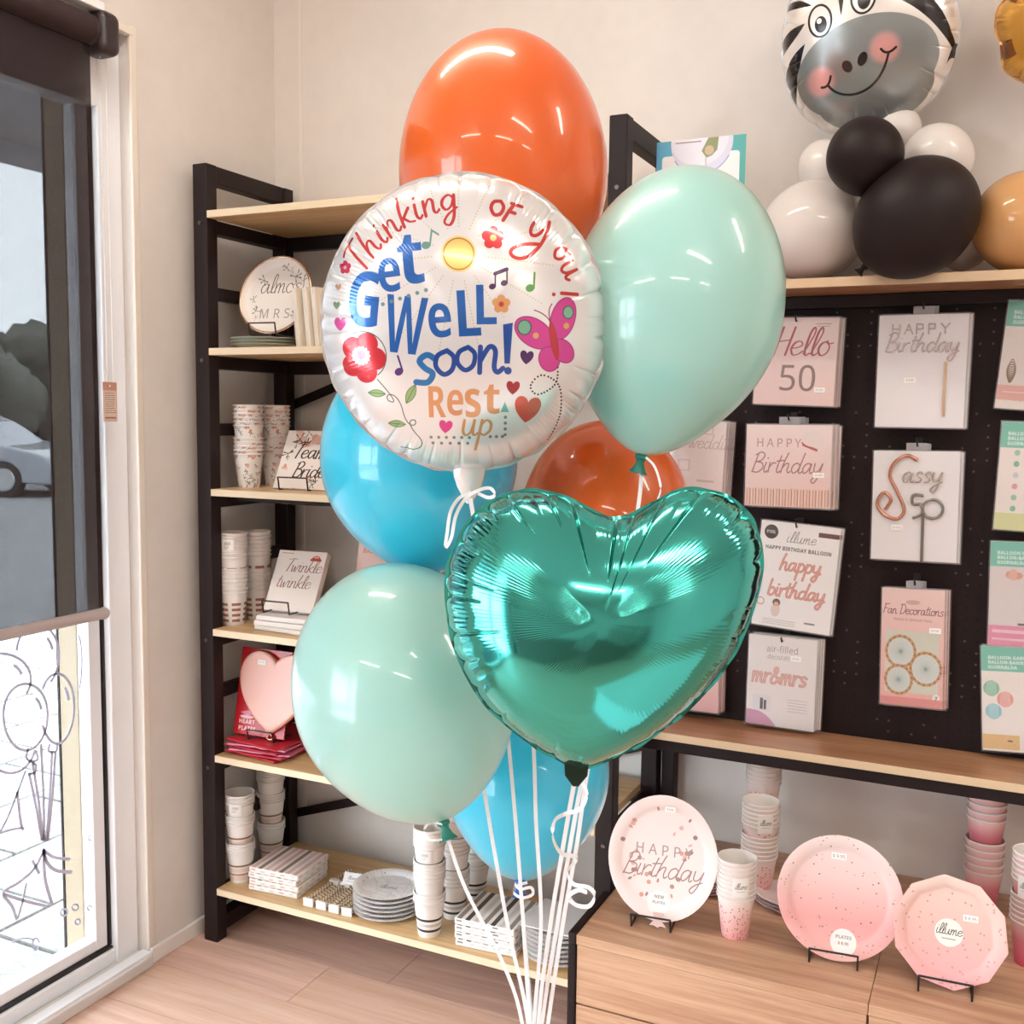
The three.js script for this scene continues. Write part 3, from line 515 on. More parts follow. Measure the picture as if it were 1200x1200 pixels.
  // welded seam around the edge
  const seam = (w) => { const pos = [], idx = [], uv = [], n = per / 2; for (let i = 0; i <= n; i++) { const j = (i * 2) % per, a = rim[j], b = rim[(j + 2) % per], L = Math.hypot(b[0] - a[0], b[1] - a[1]) + 1e-9, nx = (b[1] - a[1]) / L, ny = -(b[0] - a[0]) / L, out = w * (.5 + vnoise(j / per * creases * 2, 0, seed + 3, creases * 2, 2)), wav = .0016 * (vnoise(j / per * creases * 3, 0, seed + 4, creases * 3, 2) - .5), sg = seamSign;
      pos.push(a[0] * .985 + centre[0] * .015, a[1] * .985 + centre[1] * .015, 0, a[0] + sg * nx * out, a[1] + sg * ny * out, wav); uv.push(a[0], a[1], a[0], a[1]); if (i) { const k = (i - 1) * 2; idx.push(k, k + 1, k + 3, k, k + 3, k + 2); } }
    const g = new THREE.BufferGeometry(); g.setAttribute('position', new THREE.Float32BufferAttribute(pos, 3)); g.setAttribute('uv', new THREE.Float32BufferAttribute(uv, 2)); g.setIndex(idx); g.computeVertexNormals(); return g; };
  const seamSign = 1;
  return { front: make(1), back: make(-1), seam: seam(.0026) };
}
const smoothClosed = (p, n = 14) => { const out = []; for (let i = 0; i < p.length; i++) { const q = [-1, 0, 1, 2].map((k) => p[(i + k + p.length) % p.length]); for (let k = 0; k < n; k++) { const t = k / n, t2 = t * t, t3 = t2 * t; out.push([0, 1].map((j) => .5 * (2 * q[1][j] + (q[2][j] - q[0][j]) * t + (2 * q[0][j] - 5 * q[1][j] + 4 * q[2][j] - q[3][j]) * t2 + (3 * q[1][j] - q[0][j] - 3 * q[2][j] + q[3][j]) * t3))); } } return out; };
const planarUV = (g, w, h) => { const uv = g.attributes.uv; for (let i = 0; i < uv.count; i++) uv.setXY(i, uv.getX(i) / w + .5, uv.getY(i) / h + .5); return g; };

// ---- round get-well balloon
const FD = 1.40, FS = FD / FOCAL; // metres per picture pixel at its distance
{
  const t = thing('foil_balloon', 'round white foil balloon printed Thinking of you, Get Well soon, Rest up', 'balloon'); facing(t, atD(545, 382, FD));
  const R = 169 * FS, o = []; for (let i = 0; i < 240; i++) { const a = i / 240 * 6.28319; o.push([R * Math.cos(a) * .985, R * Math.sin(a) * 1.012]); }
  const g = foilGeometry(o, .082, { seed: 11, creases: 30, wrinkle: 1.0 });
  const W = 348, tex = canvasTex(1536, 1536, (c, w) => {
    const k = w / W; c.fillStyle = '#e6e5e6'; c.fillRect(0, 0, w, w); c.setTransform(k, 0, 0, k, (W / 2 - 545) * k, (W / 2 - 382) * k);
    // dotted sun rays
    for (let i = 0; i < 15; i++) { const a = i / 15 * 6.283 + .1; for (let r = 30; r < 108; r += 3.6) if (!(i % 5 === 2 && r > 84)) dot(c, 538 + r * Math.cos(a), 304 + r * Math.sin(a), .85, '#cfc6a4'); }
    ell(c, 538, 304, 19.5, 20, 0, '#ecd794'); ell(c, 538, 304, 16.6, 17, 0, '#e3c877', '#b9803c', 1.6);
    // Thinking of you!
    const red = '#c33a37';
    script(c, 'Thinking', 0, 0, 17.2, { color: red, width: .19, slant: .1, sp: .13, brush: .35, bend: (m) => { const a = -2.66 + m / 132; return [550 + 132 * Math.cos(a), 386 + 132 * Math.sin(a), a + Math.PI / 2]; } });
    script(c, 'O', 571, 258, 17, { color: red, width: .24, slant: 0, angle: .35 }); script(c, 'F', 586, 266, 11.5, { color: red, width: .36, slant: .1, angle: .38 });
    c.strokeStyle = red; c.lineWidth = 4; c.lineCap = 'round'; c.beginPath(); c.moveTo(622, 268); c.bezierCurveTo(612, 282, 622, 288, 632, 276); c.moveTo(640, 266); c.bezierCurveTo(634, 296, 612, 314, 598, 306); c.bezierCurveTo(588, 298, 606, 290, 628, 292); c.stroke();
    script(c, 'o', 642, 302, 16, { color: red, width: .22, slant: 0, angle: .75 }); script(c, 'u', 651, 316, 17, { color: red, width: .2, slant: 0, angle: 1.05 });
    c.lineWidth = 4; c.beginPath(); c.moveTo(653, 345); c.lineTo(672, 346); c.stroke(); dot(c, 644, 346.5, 2.2, '#b5324a');
    // Get Well soon!
    const blue = '#1f63b4', blk = (ch, x, y, s, a, sx, col = blue) => word(c, ch, x, y, s, { color: col, angle: a, sx });
    blk('G', 409, 381, 84, .1, .70); blk('e', 449, 347, 66, -.12, .76); blk('t', 472, 338, 80, -.1, .96);
    blk('W', 453, 410, 88, .1, .56); blk('e', 504, 396, 66, -.1, .78); blk('L', 533, 394, 70, -.06, .86); blk('L', 553, 380, 60, -.02, .9);
    const deep = '#2450a4'; script(c, 's', 487, 446, 32, { color: '#2b78bd', width: .21, slant: .1 }); script(c, 'O', 511, 436, 26, { color: deep, width: .21, slant: .1, angle: -.06 }); script(c, 'O', 535, 431, 25, { color: deep, width: .21, slant: .1, angle: -.06 }); script(c, 'n', 559, 433, 28, { color: deep, width: .2, slant: .08, angle: -.02 });
    c.fillStyle = '#2450a4'; c.beginPath(); c.moveTo(587, 380); c.lineTo(598, 378); c.lineTo(595, 423); c.lineTo(589, 423); c.fill(); dot(c, 593, 431, 4.2, '#2450a4');
    // Rest up
    const gold = '#d69a6c'; blk('R', 501, 485, 50, -.02, .72, gold); blk('e', 523, 482, 52, 0, .72, gold); blk('s', 544, 484, 58, -.06, .76, gold); blk('t', 565, 480, 50, 0, 1.0, gold);
    script(c, 'up', 541, 505, 17.5, { color: gold, width: .18, slant: .15, brush: .3 });
    // notes, flowers, hearts
    const note = (x, y, s, col, a, flag) => { c.save(); c.translate(x, y); c.rotate(a); ell(c, 0, 0, s, s * .82, -.3, col); c.strokeStyle = col; c.lineWidth = s * .42; c.beginPath(); c.moveTo(s * .85, 0); c.lineTo(s * .85, -s * 3.4); if (flag) c.lineTo(s * 2.4, -s * 2.7); c.stroke(); c.restore(); };
    note(502, 295, 5, '#6fa093', .12, true); note(617, 340, 5, '#4f8d45', .05, false); note(471, 433, 5, '#53317a', -.3, false); note(575, 339, 3.8, '#4a2a55', 0, false); note(588, 335, 3.8, '#4a2a55', 0, false);
    c.strokeStyle = '#4a2a55'; c.lineWidth = 4; c.beginPath(); c.moveTo(578, 325); c.lineTo(591, 320); c.stroke();
    const flower = (x, y, r, col, mid, n = 5) => { for (let i = 0; i < n; i++) { const a = i / n * 6.283 - 1.57; dot(c, x + r * .62 * Math.cos(a), y + r * .62 * Math.sin(a), r * .47, col); } dot(c, x, y, r * .5, col); dot(c, x, y, r * .3, mid); };
    flower(576, 286, 12, '#cf2f36', '#e4a66a'); flower(585, 358, 9.5, '#e2a26c', '#c24a3a'); flower(410, 318, 7, '#c93355', '#e79ab0');
    for (let i = 0; i < 5; i++) { const a = i / 5 * 6.283 - 1.2; ell(c, 430 + 15 * Math.cos(a), 418 + 17 * Math.sin(a), 12, 12.5, a, '#cb2733'); } dot(c, 430, 418, 13, '#c22333'); dot(c, 428, 416, 9.5, '#dcae84'); dot(c, 428, 415, 5.5, '#e06a94'); for (let i = 0; i < 14; i++) dot(c, 428 + 9.5 * Math.cos(i * .449), 416 + 9.5 * Math.sin(i * .449), 1.3, '#f6e3c4');
    c.strokeStyle = '#53605a'; c.lineWidth = 1.1; c.beginPath(); c.arc(430, 416, 27, -2.0, .9); c.stroke();
    c.beginPath(); c.moveTo(446, 442); c.bezierCurveTo(470, 468, 466, 470, 458, 466); c.bezierCurveTo(452, 458, 468, 452, 474, 476); c.bezierCurveTo(478, 500, 492, 496, 488, 488); c.bezierCurveTo(478, 486, 482, 498, 492, 508); c.bezierCurveTo(502, 520, 488, 528, 470, 522); c.stroke();
    const leaf = (x, y, l, a) => { c.save(); c.translate(x, y); c.rotate(a); c.beginPath(); c.moveTo(-l, 0); c.quadraticCurveTo(0, -l * .8, l, 0); c.quadraticCurveTo(0, l * .8, -l, 0); c.fillStyle = '#8fb67e'; c.fill(); c.strokeStyle = '#5f7f52'; c.lineWidth = .9; c.stroke(); c.beginPath(); c.moveTo(-l, 0); c.lineTo(l, 0); c.stroke(); c.restore(); };
    leaf(445, 458, 10, .05); leaf(484, 458, 12, -1.1); leaf(467, 493, 10, .05);
    heart(c, 404, 381, 8, .05, '#d2559f'); heart(c, 402, 340, 4, 0, '#c79a7c'); heart(c, 400, 360, 4.5, 0, '#7f9a77'); heart(c, 523, 495, 8, .1, '#d8408e'); heart(c, 614, 416, 8, .1, '#502a66'); heart(c, 599, 450, 8, .05, '#a22430'); heart(c, 616, 475, 16, .12, '#d05848');
    c.fillStyle = '#6fb0a4'; c.beginPath(); c.moveTo(590, 466); c.lineTo(595, 478); c.lineTo(585, 478); c.fill();
    for (let i = 0; i < 6; i++) { dot(c, 506 + i * 8.8, 508, 1.9, '#7d8f88'); if (i < 5) dot(c, 508 + i * 10, 515, 1.9, '#7d8f88'); } for (let i = 0; i < 4; i++) dot(c, 591, 484 + i * 7, 1.9, '#7d8f88'); for (let i = 0; i < 3; i++) dot(c, 574 + i * 7, 507, 1.9, '#7d8f88');
    for (let i = 0; i < 6; i++) dot(c, 454 + i * 9.6, 359 - i * 3.1, 2.2, '#6f93a0');
    // butterfly and its dotted path
    const wing = (x, y, rx, ry, a) => ell(c, x, y, rx, ry, a, '#cf3f94', '#a3307a', 1.2);
    wing(622, 389, 24, 15, .55); wing(655, 373, 14, 24, .3); wing(640, 418, 12, 14, -.3); wing(656, 409, 11, 15, -.7);
    ell(c, 611, 383, 7.5, 8, 0, '#79b096', '#3f5a50', 1.3); ell(c, 661, 366, 6, 7, 0, '#79b096', '#3f5a50', 1.3); dot(c, 624, 392, 3.4, '#dba06a'); dot(c, 659, 381, 3.4, '#dba06a');
    ell(c, 645, 398, 4.5, 22, -.2, '#b92e3a'); c.strokeStyle = '#8b2638'; c.lineWidth = 1.1; c.beginPath(); c.moveTo(641, 378); c.quadraticCurveTo(636, 368, 622, 364); c.moveTo(641, 378); c.quadraticCurveTo(636, 364, 642, 357); c.stroke();
    const path = crSamples([[650, 424], [648, 446], [628, 458], [619, 448], [632, 436], [652, 448], [656, 476], [650, 500], [643, 514]], 14); let acc = 0; for (let i = 1; i < path.length; i++) { acc += Math.hypot(path[i][0] - path[i - 1][0], path[i][1] - path[i - 1][1]); if (acc > 3.4) { acc = 0; dot(c, ...path[i], 1.15, '#3c3a44'); } }
  });
  const side = W * FS; planarUV(g.front, side, side); planarUV(g.back, side, side); planarUV(g.seam, side, side);
  const m = phys(RGB(1, 1, 1), .2, { map: tex, metalness: .38, clearcoat: .7, clearcoatRoughness: .06, side: THREE.DoubleSide }), silver = mat(RGB(.82, .82, .83), .2, { metalness: .7, side: THREE.DoubleSide });
  part(t, 'front_panel', g.front, m, 'printed white front'); part(t, 'back_panel', g.back, silver); part(t, 'seam', g.seam, silver);
  // tail
  const tail = new THREE.LatheGeometry([[.024, .012], [.0225, 0], [.021, -.012], [.0165, -.026], [.009, -.04], [.0035, -.049]].map(([a, b]) => new THREE.Vector2(a, b)), 28); tail.scale(1, 1, .5).translate(5 * FS, -R * .995, 0);
  part(t, 'tail', tail, mat(RGB(.86, .84, .83), .25, { metalness: .4, side: THREE.DoubleSide }));
}
// ---- green foil heart
const HD = 1.26, HS = HD / FOCAL;
{
  const t = thing('foil_balloon', 'shiny green foil heart balloon in front of the bunch', 'balloon'); const cx = 705, cy = 735; facing(t, atD(cx, cy, HD), 0, .05, 0);
  const L = [[736, 606], [712, 606], [690, 597], [660, 582], [625, 575], [590, 580], [556, 603], [532, 640], [521, 680], [523, 722], [533, 765], [552, 803], [580, 838], [612, 864], [645, 884], [668, 895], [682, 899]];
  const Rr = [[698, 894], [725, 882], [764, 860], [806, 826], [843, 785], [869, 740], [885, 695], [891, 652], [883, 617], [862, 590], [832, 576], [803, 574], [775, 584], [752, 598]];
  const open = (p) => crSamples(p, 12), px = [...open(L), ...open([L[L.length - 1], ...Rr, L[0]]).slice(1, -1)];
  const o = px.map(([x, y]) => [(x - cx) * HS, (cy - y) * HS]);
  const g = foilGeometry(o, .092, { centre: [0, 8 * HS], seed: 5, creases: 28, wrinkle: 1.2, per: 1100, mask: (u) => (u > .36 && u < .48 ? .5 : u >= .48 && u < .72 ? .3 : u >= .72 && u < .85 ? .7 : 1.05), stretch: (u) => (u < .14 || u > .88 ? 2.8 : u < .36 ? 1.2 : .7) });
  const green = phys(RGB(.06, .46, .405), .11, { metalness: 1, clearcoat: .4, clearcoatRoughness: .05, side: THREE.DoubleSide });
  part(t, 'front_panel', g.front, green); part(t, 'back_panel', g.back, green); part(t, 'seam', g.seam, green);
  const tl = new THREE.Shape(); tl.moveTo(-.014, .012); tl.lineTo(.014, .012); tl.lineTo(.012, -.004); tl.lineTo(.002, -.016); tl.lineTo(-.004, -.016); tl.lineTo(-.013, -.004); tl.lineTo(-.014, .012);
  part(t, 'tail', new THREE.ExtrudeGeometry(tl, { depth: .003, bevelEnabled: true, bevelSize: .001, bevelThickness: .001 }).translate((676 - cx) * HS, (cy - 903) * HS, -.0015), mat(RGB(.05, .09, .07), .15, { metalness: .9 }), 'dark crumpled tail');
}
// ---- ribbons to the floor weight
{
  const gather = atD(628, 1320, 1.52), base = V3(gather.x, 0, gather.z), white = M.ribbonWhite;
  const w = thing('balloon_weight', 'small white wrapped weight holding the ribbons on the floor', 'weight', base);
  part(w, 'weight_body', new THREE.LatheGeometry([[.001, 0], [.05, 0], [.055, .01], [.05, .05], [.02, .075], [.008, .085], [.014, .1], [.03, .12], [.001, .1]].map(([a, b]) => new THREE.Vector2(a, b)), 24), mat(RGB(.8, .8, .82), .3));
  const string = (label, pts, width = .0062, sideV = RIGHT) => { const r = thing('ribbon', label, 'ribbon', base, 'white balloon ribbons'); part(r, 'strand', ribbon(pts.map((p) => p.clone().sub(base)), width, sideV, 70), white); return r; };
  const down = (i) => [gather.clone().add(V3((i % 3 - 1) * .004, 0, (i % 2) * .006)), V3(base.x + (i % 3 - 1) * .003, gather.y * .5, base.z + (i % 2) * .004), V3(base.x + (i % 3 - 1) * .003, .1, base.z)];
  const spec = [
    ['white ribbon running down from the mint balloon beside the heart', [[522, 974, 1.49], [545, 1040, 1.49], [590, 1130, 1.5], [612, 1200, 1.5]]],
    ['white ribbon crossing the lower blue balloon on its left side', [[505, 688, 1.66], [538, 810, 1.65], [563, 905, 1.58], [578, 990, 1.55], [596, 1090, 1.54], [619, 1200, 1.52]]],
    ['white ribbon running down the middle of the lower blue balloon', [[551, 584, 1.40], [572, 700, 1.41], [586, 780, 1.46], [594, 850, 1.55], [604, 960, 1.55], [613, 1080, 1.54], [621, 1200, 1.52]]],
    ['white ribbon on the lower blue balloon straight above its knot', [[592, 396, 1.69], [596, 510, 1.82], [598, 620, 1.84], [614, 750, 1.66], [625, 872, 1.56], [628, 960, 1.55], [634, 1080, 1.54], [626, 1200, 1.52]]],
    ['white ribbon tied to the knot of the lower blue balloon', [[611, 1045, 1.78], [615, 1100, 1.7], [620, 1160, 1.6], [623, 1200, 1.53]]],
    ['white ribbon hanging from the tail of the foil heart', [[674, 912, 1.27], [662, 980, 1.34], [644, 1090, 1.42], [631, 1200, 1.5]]],
    ['white ribbon beside the heart tail, running to the weight', [[712, 760, 1.80], [702, 830, 1.62], [684, 905, 1.38], [670, 980, 1.36], [652, 1090, 1.44], [635, 1200, 1.5]]],
    ['white ribbon furthest from the mint balloon, behind the heart tail', [[752, 556, 1.52], [747, 600, 1.47], [722, 760, 1.42], [691, 890, 1.39], [676, 990, 1.42], [660, 1080, 1.46], [642, 1200, 1.5]]],
  ];
  spec.forEach(([label, pts], i) => string(label, [...pts.map((q) => atD(...q)), ...down(i)], i === 0 ? .0052 : .0056));
  // curled ends and loops
  const curl = (label, pts, width) => { const r = thing('ribbon', label, 'ribbon', base, 'white balloon ribbons'); part(r, 'curl', ribbon(pts.map((p) => p.sub(base)), width, UPV, 90), white); };
  curl('curled white ribbon end below the foil heart', [[680, 914, 1.28], [688, 930, 1.27], [680, 948, 1.28], [662, 954, 1.29], [650, 962, 1.27], [648, 982, 1.27], [658, 1000, 1.29], [676, 1004, 1.3], [672, 1012, 1.3], [665, 1022, 1.29], [672, 1036, 1.28], [690, 1040, 1.27], [697, 1050, 1.27], [690, 1062, 1.28], [674, 1060, 1.29], [667, 1050, 1.29], [678, 1043, 1.28], [688, 1046, 1.275]].map((q) => atD(...q)), .0052);
  curl('white ribbon bow under the tail of the round foil balloon', [[552, 577, 1.38], [538, 584, 1.375], [528, 600, 1.37], [524, 625, 1.37], [522, 642, 1.37], [529, 630, 1.365], [534, 605, 1.365], [545, 585, 1.37], [560, 575, 1.37], [574, 572, 1.375], [580, 580, 1.37], [572, 583, 1.375], [560, 578, 1.38]].map((q) => atD(...q)), .0045);
  curl('thin curled ribbon by the knot of the upper mint balloon', [[757, 536, 1.5], [766, 545, 1.49], [772, 560, 1.49], [774, 575, 1.49], [768, 592, 1.5]].map((q) => atD(...q)), .0035);
  curl('white curl beside the knot of the mint balloon near the cups', [[519, 966, 1.48], [504, 964, 1.48], [497, 974, 1.48], [504, 984, 1.47], [518, 984, 1.47]].map((q) => atD(...q)), .003);
  curl('white ribbon tie around the knot of the lower blue balloon', [[603, 1036, 1.75], [610, 1042, 1.74], [622, 1040, 1.74], [624, 1048, 1.74], [612, 1052, 1.74], [602, 1046, 1.75], [606, 1038, 1.76], [618, 1034, 1.76]].map((q) => atD(...q)), .005);
}
// ---------------------------------------------------------------- party goods: shared builders
const paper = mat(RGB(.84, .81, .79), .65), paperPink = mat(RGB(.80, .60, .57), .6), clearWrap = phys(RGB(.95, .95, .96), .06, { transmission: .92, thickness: 0, ior: 1.4 });
function solo(name, geometry, material, label, category, pos, group) {
  const m = new THREE.Mesh(geometry, material); m.name = numbered(name); m.castShadow = m.receiveShadow = true; meta(m, label, category, group);
  if (pos) m.position.copy(pos); scene.add(m); return m;
}
const ORD = ['topmost', 'second', 'third', 'fourth', 'fifth', 'sixth', 'seventh', 'eighth', 'ninth', 'tenth', 'eleventh', 'twelfth', 'thirteenth', 'fourteenth', 'fifteenth', 'sixteenth', 'seventeenth', 'eighteenth', 'nineteenth'];
// label of the i-th of n stacked things, counted from the top: noun phrase + where the stack stands
const nth = (i, n, what, where) => { const k = n - 1 - i; return k ? `${what}, ${ORD[k]} from the top of ${where}` : `${what}, topmost of ${where}`; };
const lift = (p, dy) => p.clone().add(V3(0, dy, 0));
// ---- cups
const CUPH = .092;
function cupGeometry(rt = .0385, rb = .0275, h = CUPH) {
  const P = []; const add = (r, y, v) => P.push([r, y, v]);
  add(.001, .004, 0); add(rb - .001, .004, 0); add(rb, 0, .01); for (let i = 1; i <= 8; i++) add(rb + (rt - rb) * i / 8, (h - .004) * i / 8, .01 + .79 * i / 8);
  add(rt + .0022, h - .0035, .85); add(rt + .0026, h - .001, .87); add(rt + .0008, h, .89); add(rt - .001, h - .0015, .91); for (let i = 1; i <= 3; i++) add(rt - .001 - (rt - rb) * i / 3 * .95, h - (h - .007) * i / 3, .92 + .02 * i); add(.001, .007, .995);
  const g = new THREE.LatheGeometry(P.map(([a, b]) => new THREE.Vector2(a, b)), 32), uv = g.attributes.uv, n = P.length;
  for (let i = 0; i < uv.count; i++) uv.setY(i, P[i % n][2]);
  return g;
}
const cupG = cupGeometry();
const cupTex = (draw) => canvasTex(512, 256, (c, w, h) => { c.fillStyle = '#f1ece8'; c.fillRect(0, 0, w, h); c.save(); c.beginPath(); c.rect(0, h * .19, w, h * .81); c.clip(); draw(c, w, h, (v) => h * (1 - .01 - .79 * v)); c.restore(); });
const stripe = (c, w, Y, v0, v1, col) => { c.fillStyle = col; c.fillRect(0, Y(v1), w, Y(v0) - Y(v1)); };
const blossom = (c, x, y, r, seed) => { const cols = ['#e2b5a4', '#eac7b6', '#d99f8e']; for (let k = 0; k < 7; k++) { const a = hash(k, seed, 1) * 6.28, q = r * .5 * hash(k, seed, 2); ell(c, x + q * Math.cos(a), y + q * Math.sin(a), r * (.35 + .25 * hash(k, seed, 3)), r * .33, a, cols[k % 3]); } };
const sprig = (c, x, y, s, seed, col = '#4c4644') => { c.strokeStyle = c.fillStyle = col; c.lineWidth = s * .09; for (let k = 0; k < 5; k++) { const a = hash(k, seed, 4) * 6.28, l = s * (.5 + .5 * hash(k, seed, 5)); c.beginPath(); c.moveTo(x, y); c.lineTo(x + l * Math.cos(a), y + l * Math.sin(a)); c.stroke(); ell(c, x + l * Math.cos(a), y + l * Math.sin(a), s * .26, s * .1, a, col); } };
const floral = (c, w, h, n, r, seed) => { for (let i = 0; i < n; i++) blossom(c, hash(i, seed, 1) * w, hash(i, seed, 2) * h, r * (.6 + .6 * hash(i, seed, 3)), i + seed); for (let i = 0; i < n * 2; i++) sprig(c, hash(i, seed, 6) * w, hash(i, seed, 7) * h, r * .8, i + seed, i % 3 ? '#4c4644' : '#97a08c'); };
const cupMat = {
  floral: mat(RGB(1, 1, 1), .6, { map: cupTex((c, w, h) => floral(c, w, h, 26, 20, 3)) }),
  copper: mat(RGB(1, 1, 1), .5, { map: cupTex((c, w, h, Y) => { for (let k = 0; k < 4; k++) { stripe(c, w, Y, .12 + k * .17, .20 + k * .17, '#a8695c'); } c.fillStyle = '#f1ece8'; for (let k = 0; k < 6; k++) c.fillRect(k * w / 6 + 20, 0, 26, h); }) }),
  gilt: mat(RGB(1, 1, 1), .5, { map: cupTex((c, w, h, Y) => { stripe(c, w, Y, .1, .24, '#ecd3cd'); stripe(c, w, Y, .36, .5, '#ecd3cd'); stripe(c, w, Y, .26, .31, '#a98a58'); stripe(c, w, Y, .54, .6, '#8d744c'); }) }),
  mono: mat(RGB(1, 1, 1), .5, { map: cupTex((c, w, h, Y) => { stripe(c, w, Y, .18, .25, '#2d2a2b'); stripe(c, w, Y, .5, .57, '#2d2a2b'); stripe(c, w, Y, .34, .42, '#c9c5c2'); }) }),
  blush: mat(RGB(1, 1, 1), .5, { map: cupTex((c, w, h, Y) => { const g = c.createLinearGradient(0, Y(0), 0, Y(1)); g.addColorStop(0, '#e9a3a0'); g.addColorStop(.55, '#efc3bd'); g.addColorStop(1, '#f5e6e1'); c.fillStyle = g; c.fillRect(0, 0, w, h); for (let i = 0; i < 190; i++) { const v = Math.pow(hash(i, 1, 8), 1.5) * .85; dot(c, hash(i, 2, 8) * w, Y(v), 3.4, '#b06a64'); } }) }),
  rose: mat(RGB(1, 1, 1), .5, { map: cupTex((c, w, h, Y) => { const g = c.createLinearGradient(0, Y(0), 0, Y(1)); g.addColorStop(0, '#cf4f68'); g.addColorStop(.6, '#d8808c'); g.addColorStop(1, '#f0cfcb'); c.fillStyle = g; c.fillRect(0, 0, w, h); }) }),
};
// offsets of nested cups: runs of [count, jump before the run]
function cupStack(base, runs, material, [what, where], group, { sticker = null, pitch = .0108, turn = 0, scale = 1 } = {}) {
  let y = 0, i = 0; const all = [], total = runs.reduce((s, q) => s + q[0], 0);
  for (const [n, jump] of runs) { y += jump; for (let k = 0; k < n; k++) { const c = solo('paper_cup', cupG, material, nth(i, total, what, where), 'cup', lift(base, y * scale), group); c.rotation.y = turn + i * .7; c.scale.setScalar(scale); all.push(c); y += pitch; i++; } }
  if (sticker) { const c = all[sticker.at], a = sticker.a ?? 0; c.rotation.y = 0; const g = new THREE.CylinderGeometry(.0415, .0405, sticker.h ?? .036, 14, 1, true, a - .42, .84).translate(0, sticker.y ?? .075, 0); const s = new THREE.Mesh(g, sticker.m); s.name = 'sticker'; s.userData.label = sticker.label; c.add(s); }
  return all;
}
const stickerTex = (txt, round) => canvasTex(256, 256, (c, w, h) => { c.fillStyle = '#f6f2ee'; c.fillRect(0, 0, w, h); if (txt) { script(c, txt, w / 2, 140, 40, { color: '#2b2829', width: .13, centre: true, slant: .3 }); c.fillStyle = '#9a9391'; c.fillRect(60, 168, 136, 5); } else { c.fillStyle = '#8c8583'; for (let i = 0; i < 12; i++) c.fillRect(60 + i * 11, 60, 3 + (i % 3) * 2, 60); for (let i = 0; i < 4; i++) c.fillRect(50, 140 + i * 18, 120 - i * 12, 5); } });
const stIllume = mat(RGB(1, 1, 1), .5, { map: stickerTex('illume') }), stBar = mat(RGB(1, 1, 1), .5, { map: stickerTex('') });
const priceTex = canvasTex(128, 64, (c, w, h) => { c.fillStyle = '#fbf9f7'; c.fillRect(0, 0, w, h); word(c, '$ 9.95', 64, 42, 30, { color: '#8b8686', align: 'center', weight: 'normal' }); });
const priceMat = mat(RGB(1, 1, 1), .6, { map: priceTex });
const priceTag = (parent, x, y, z, w = .022, rot = 0) => part(parent, 'price_sticker', new THREE.BoxGeometry(w, w * .5, .0006).rotateZ(rot).translate(x, y, z), priceMat, 'small white price sticker');
// ---- printed slabs: front face carries the print
function slab(w, h, t, front, edge = paper, r = .0015) { const g = new RoundedBoxGeometry(w, h, t, 2, Math.min(r, t / 2.1)); const m = new THREE.Mesh(g, [edge, edge, edge, edge, front, edge]); m.castShadow = m.receiveShadow = true; return m; }
const print = (w, h, draw, rough = .45, o = {}) => mat(RGB(1, 1, 1), rough, { map: canvasTex(w, h, draw), ...o });
// upright thing leaning back on a small wire stand; base = point where its lower edge rests
function leaning(name, label, category, base, w, h, t, tilt, yaw, front, edge, group) {
  const o = thing(name, label, category, base, group), m = slab(w, h, t, front, edge); m.name = 'printed_pack'; m.geometry.translate(0, h / 2, -t / 2); o.add(m);
  o.rotation.set(-tilt, yaw, 0, 'YXZ'); return o;
}
function wireStand(base, w, h, label, yaw = 0, depth = .08) {
  const o = thing('wire_stand', label, 'stand', base, 'small black wire display stands'), r = .0021;
  part(o, 'front_hook', wire([V3(-w / 2, r, 0), V3(-w / 2, h, .006), V3(w / 2, h, .006), V3(w / 2, r, 0)], r), M.wireBlack);
  part(o, 'base_wire', wire([V3(-w / 2, r, 0), V3(-w / 2, r, -depth), V3(w / 2, r, -depth), V3(w / 2, r, 0)], r), M.wireBlack);
  part(o, 'back_prop', wire([V3(-w * .3, r, -depth), V3(-w * .3, .07, -depth - .012), V3(w * .3, .07, -depth - .012), V3(w * .3, r, -depth)], r), M.wireBlack);
  o.rotation.y = yaw; return o;
}
// ---- plates
function plateGeometry(R, seg = 56, depth = .012) { // lies flat, face up, uv spread over the face
  const P = [[.0005, 0], [R * .74, 0], [R * .8, depth * .35], [R * .86, depth * .85], [R, depth], [R * .998, depth + .0012], [R * .86, depth * .85 + .0014], [R * .79, depth * .35 + .0014], [R * .73, .0016], [.0005, .0016]];
  const g = new THREE.LatheGeometry(P.map(([a, b]) => new THREE.Vector2(a, b)), seg), uv = g.attributes.uv, p = g.attributes.position;
  for (let i = 0; i < uv.count; i++) uv.setXY(i, .5 + p.getX(i) / (2 * R), .5 - p.getZ(i) / (2 * R));
  return g;
}
function standingPlate(label, base, R, tilt, yaw, material, { seg = 56, sx = 1, spin = 0, rim = null } = {}) {
  const o = thing('paper_plate', label, 'plate', base), g = plateGeometry(R, seg);
  if (spin) { g.rotateY(spin); const uv = g.attributes.uv, p = g.attributes.position; for (let i = 0; i < uv.count; i++) uv.setXY(i, .5 + p.getX(i) / (2 * R), .5 - p.getZ(i) / (2 * R)); }
  g.rotateX(Math.PI / 2).scale(sx, 1, 1).translate(0, R, 0); part(o, 'dish', g, material);
  if (rim) part(o, 'rim', new THREE.TorusGeometry(R - .003, .0035, 8, 72).scale(sx, 1, .7).translate(0, R, .012), rim.m, rim.label);
  o.rotation.set(-tilt, yaw, 0, 'YXZ'); return o;
}
const flatPlates = (name, [what, where], base, R, n, pitch, material, group) => { for (let i = 0; i < n; i++) { const p = solo(name, plateG(R), material, nth(i, n, what, where), 'plate', lift(base, i * pitch), group); p.rotation.y = i * 1.3; } };
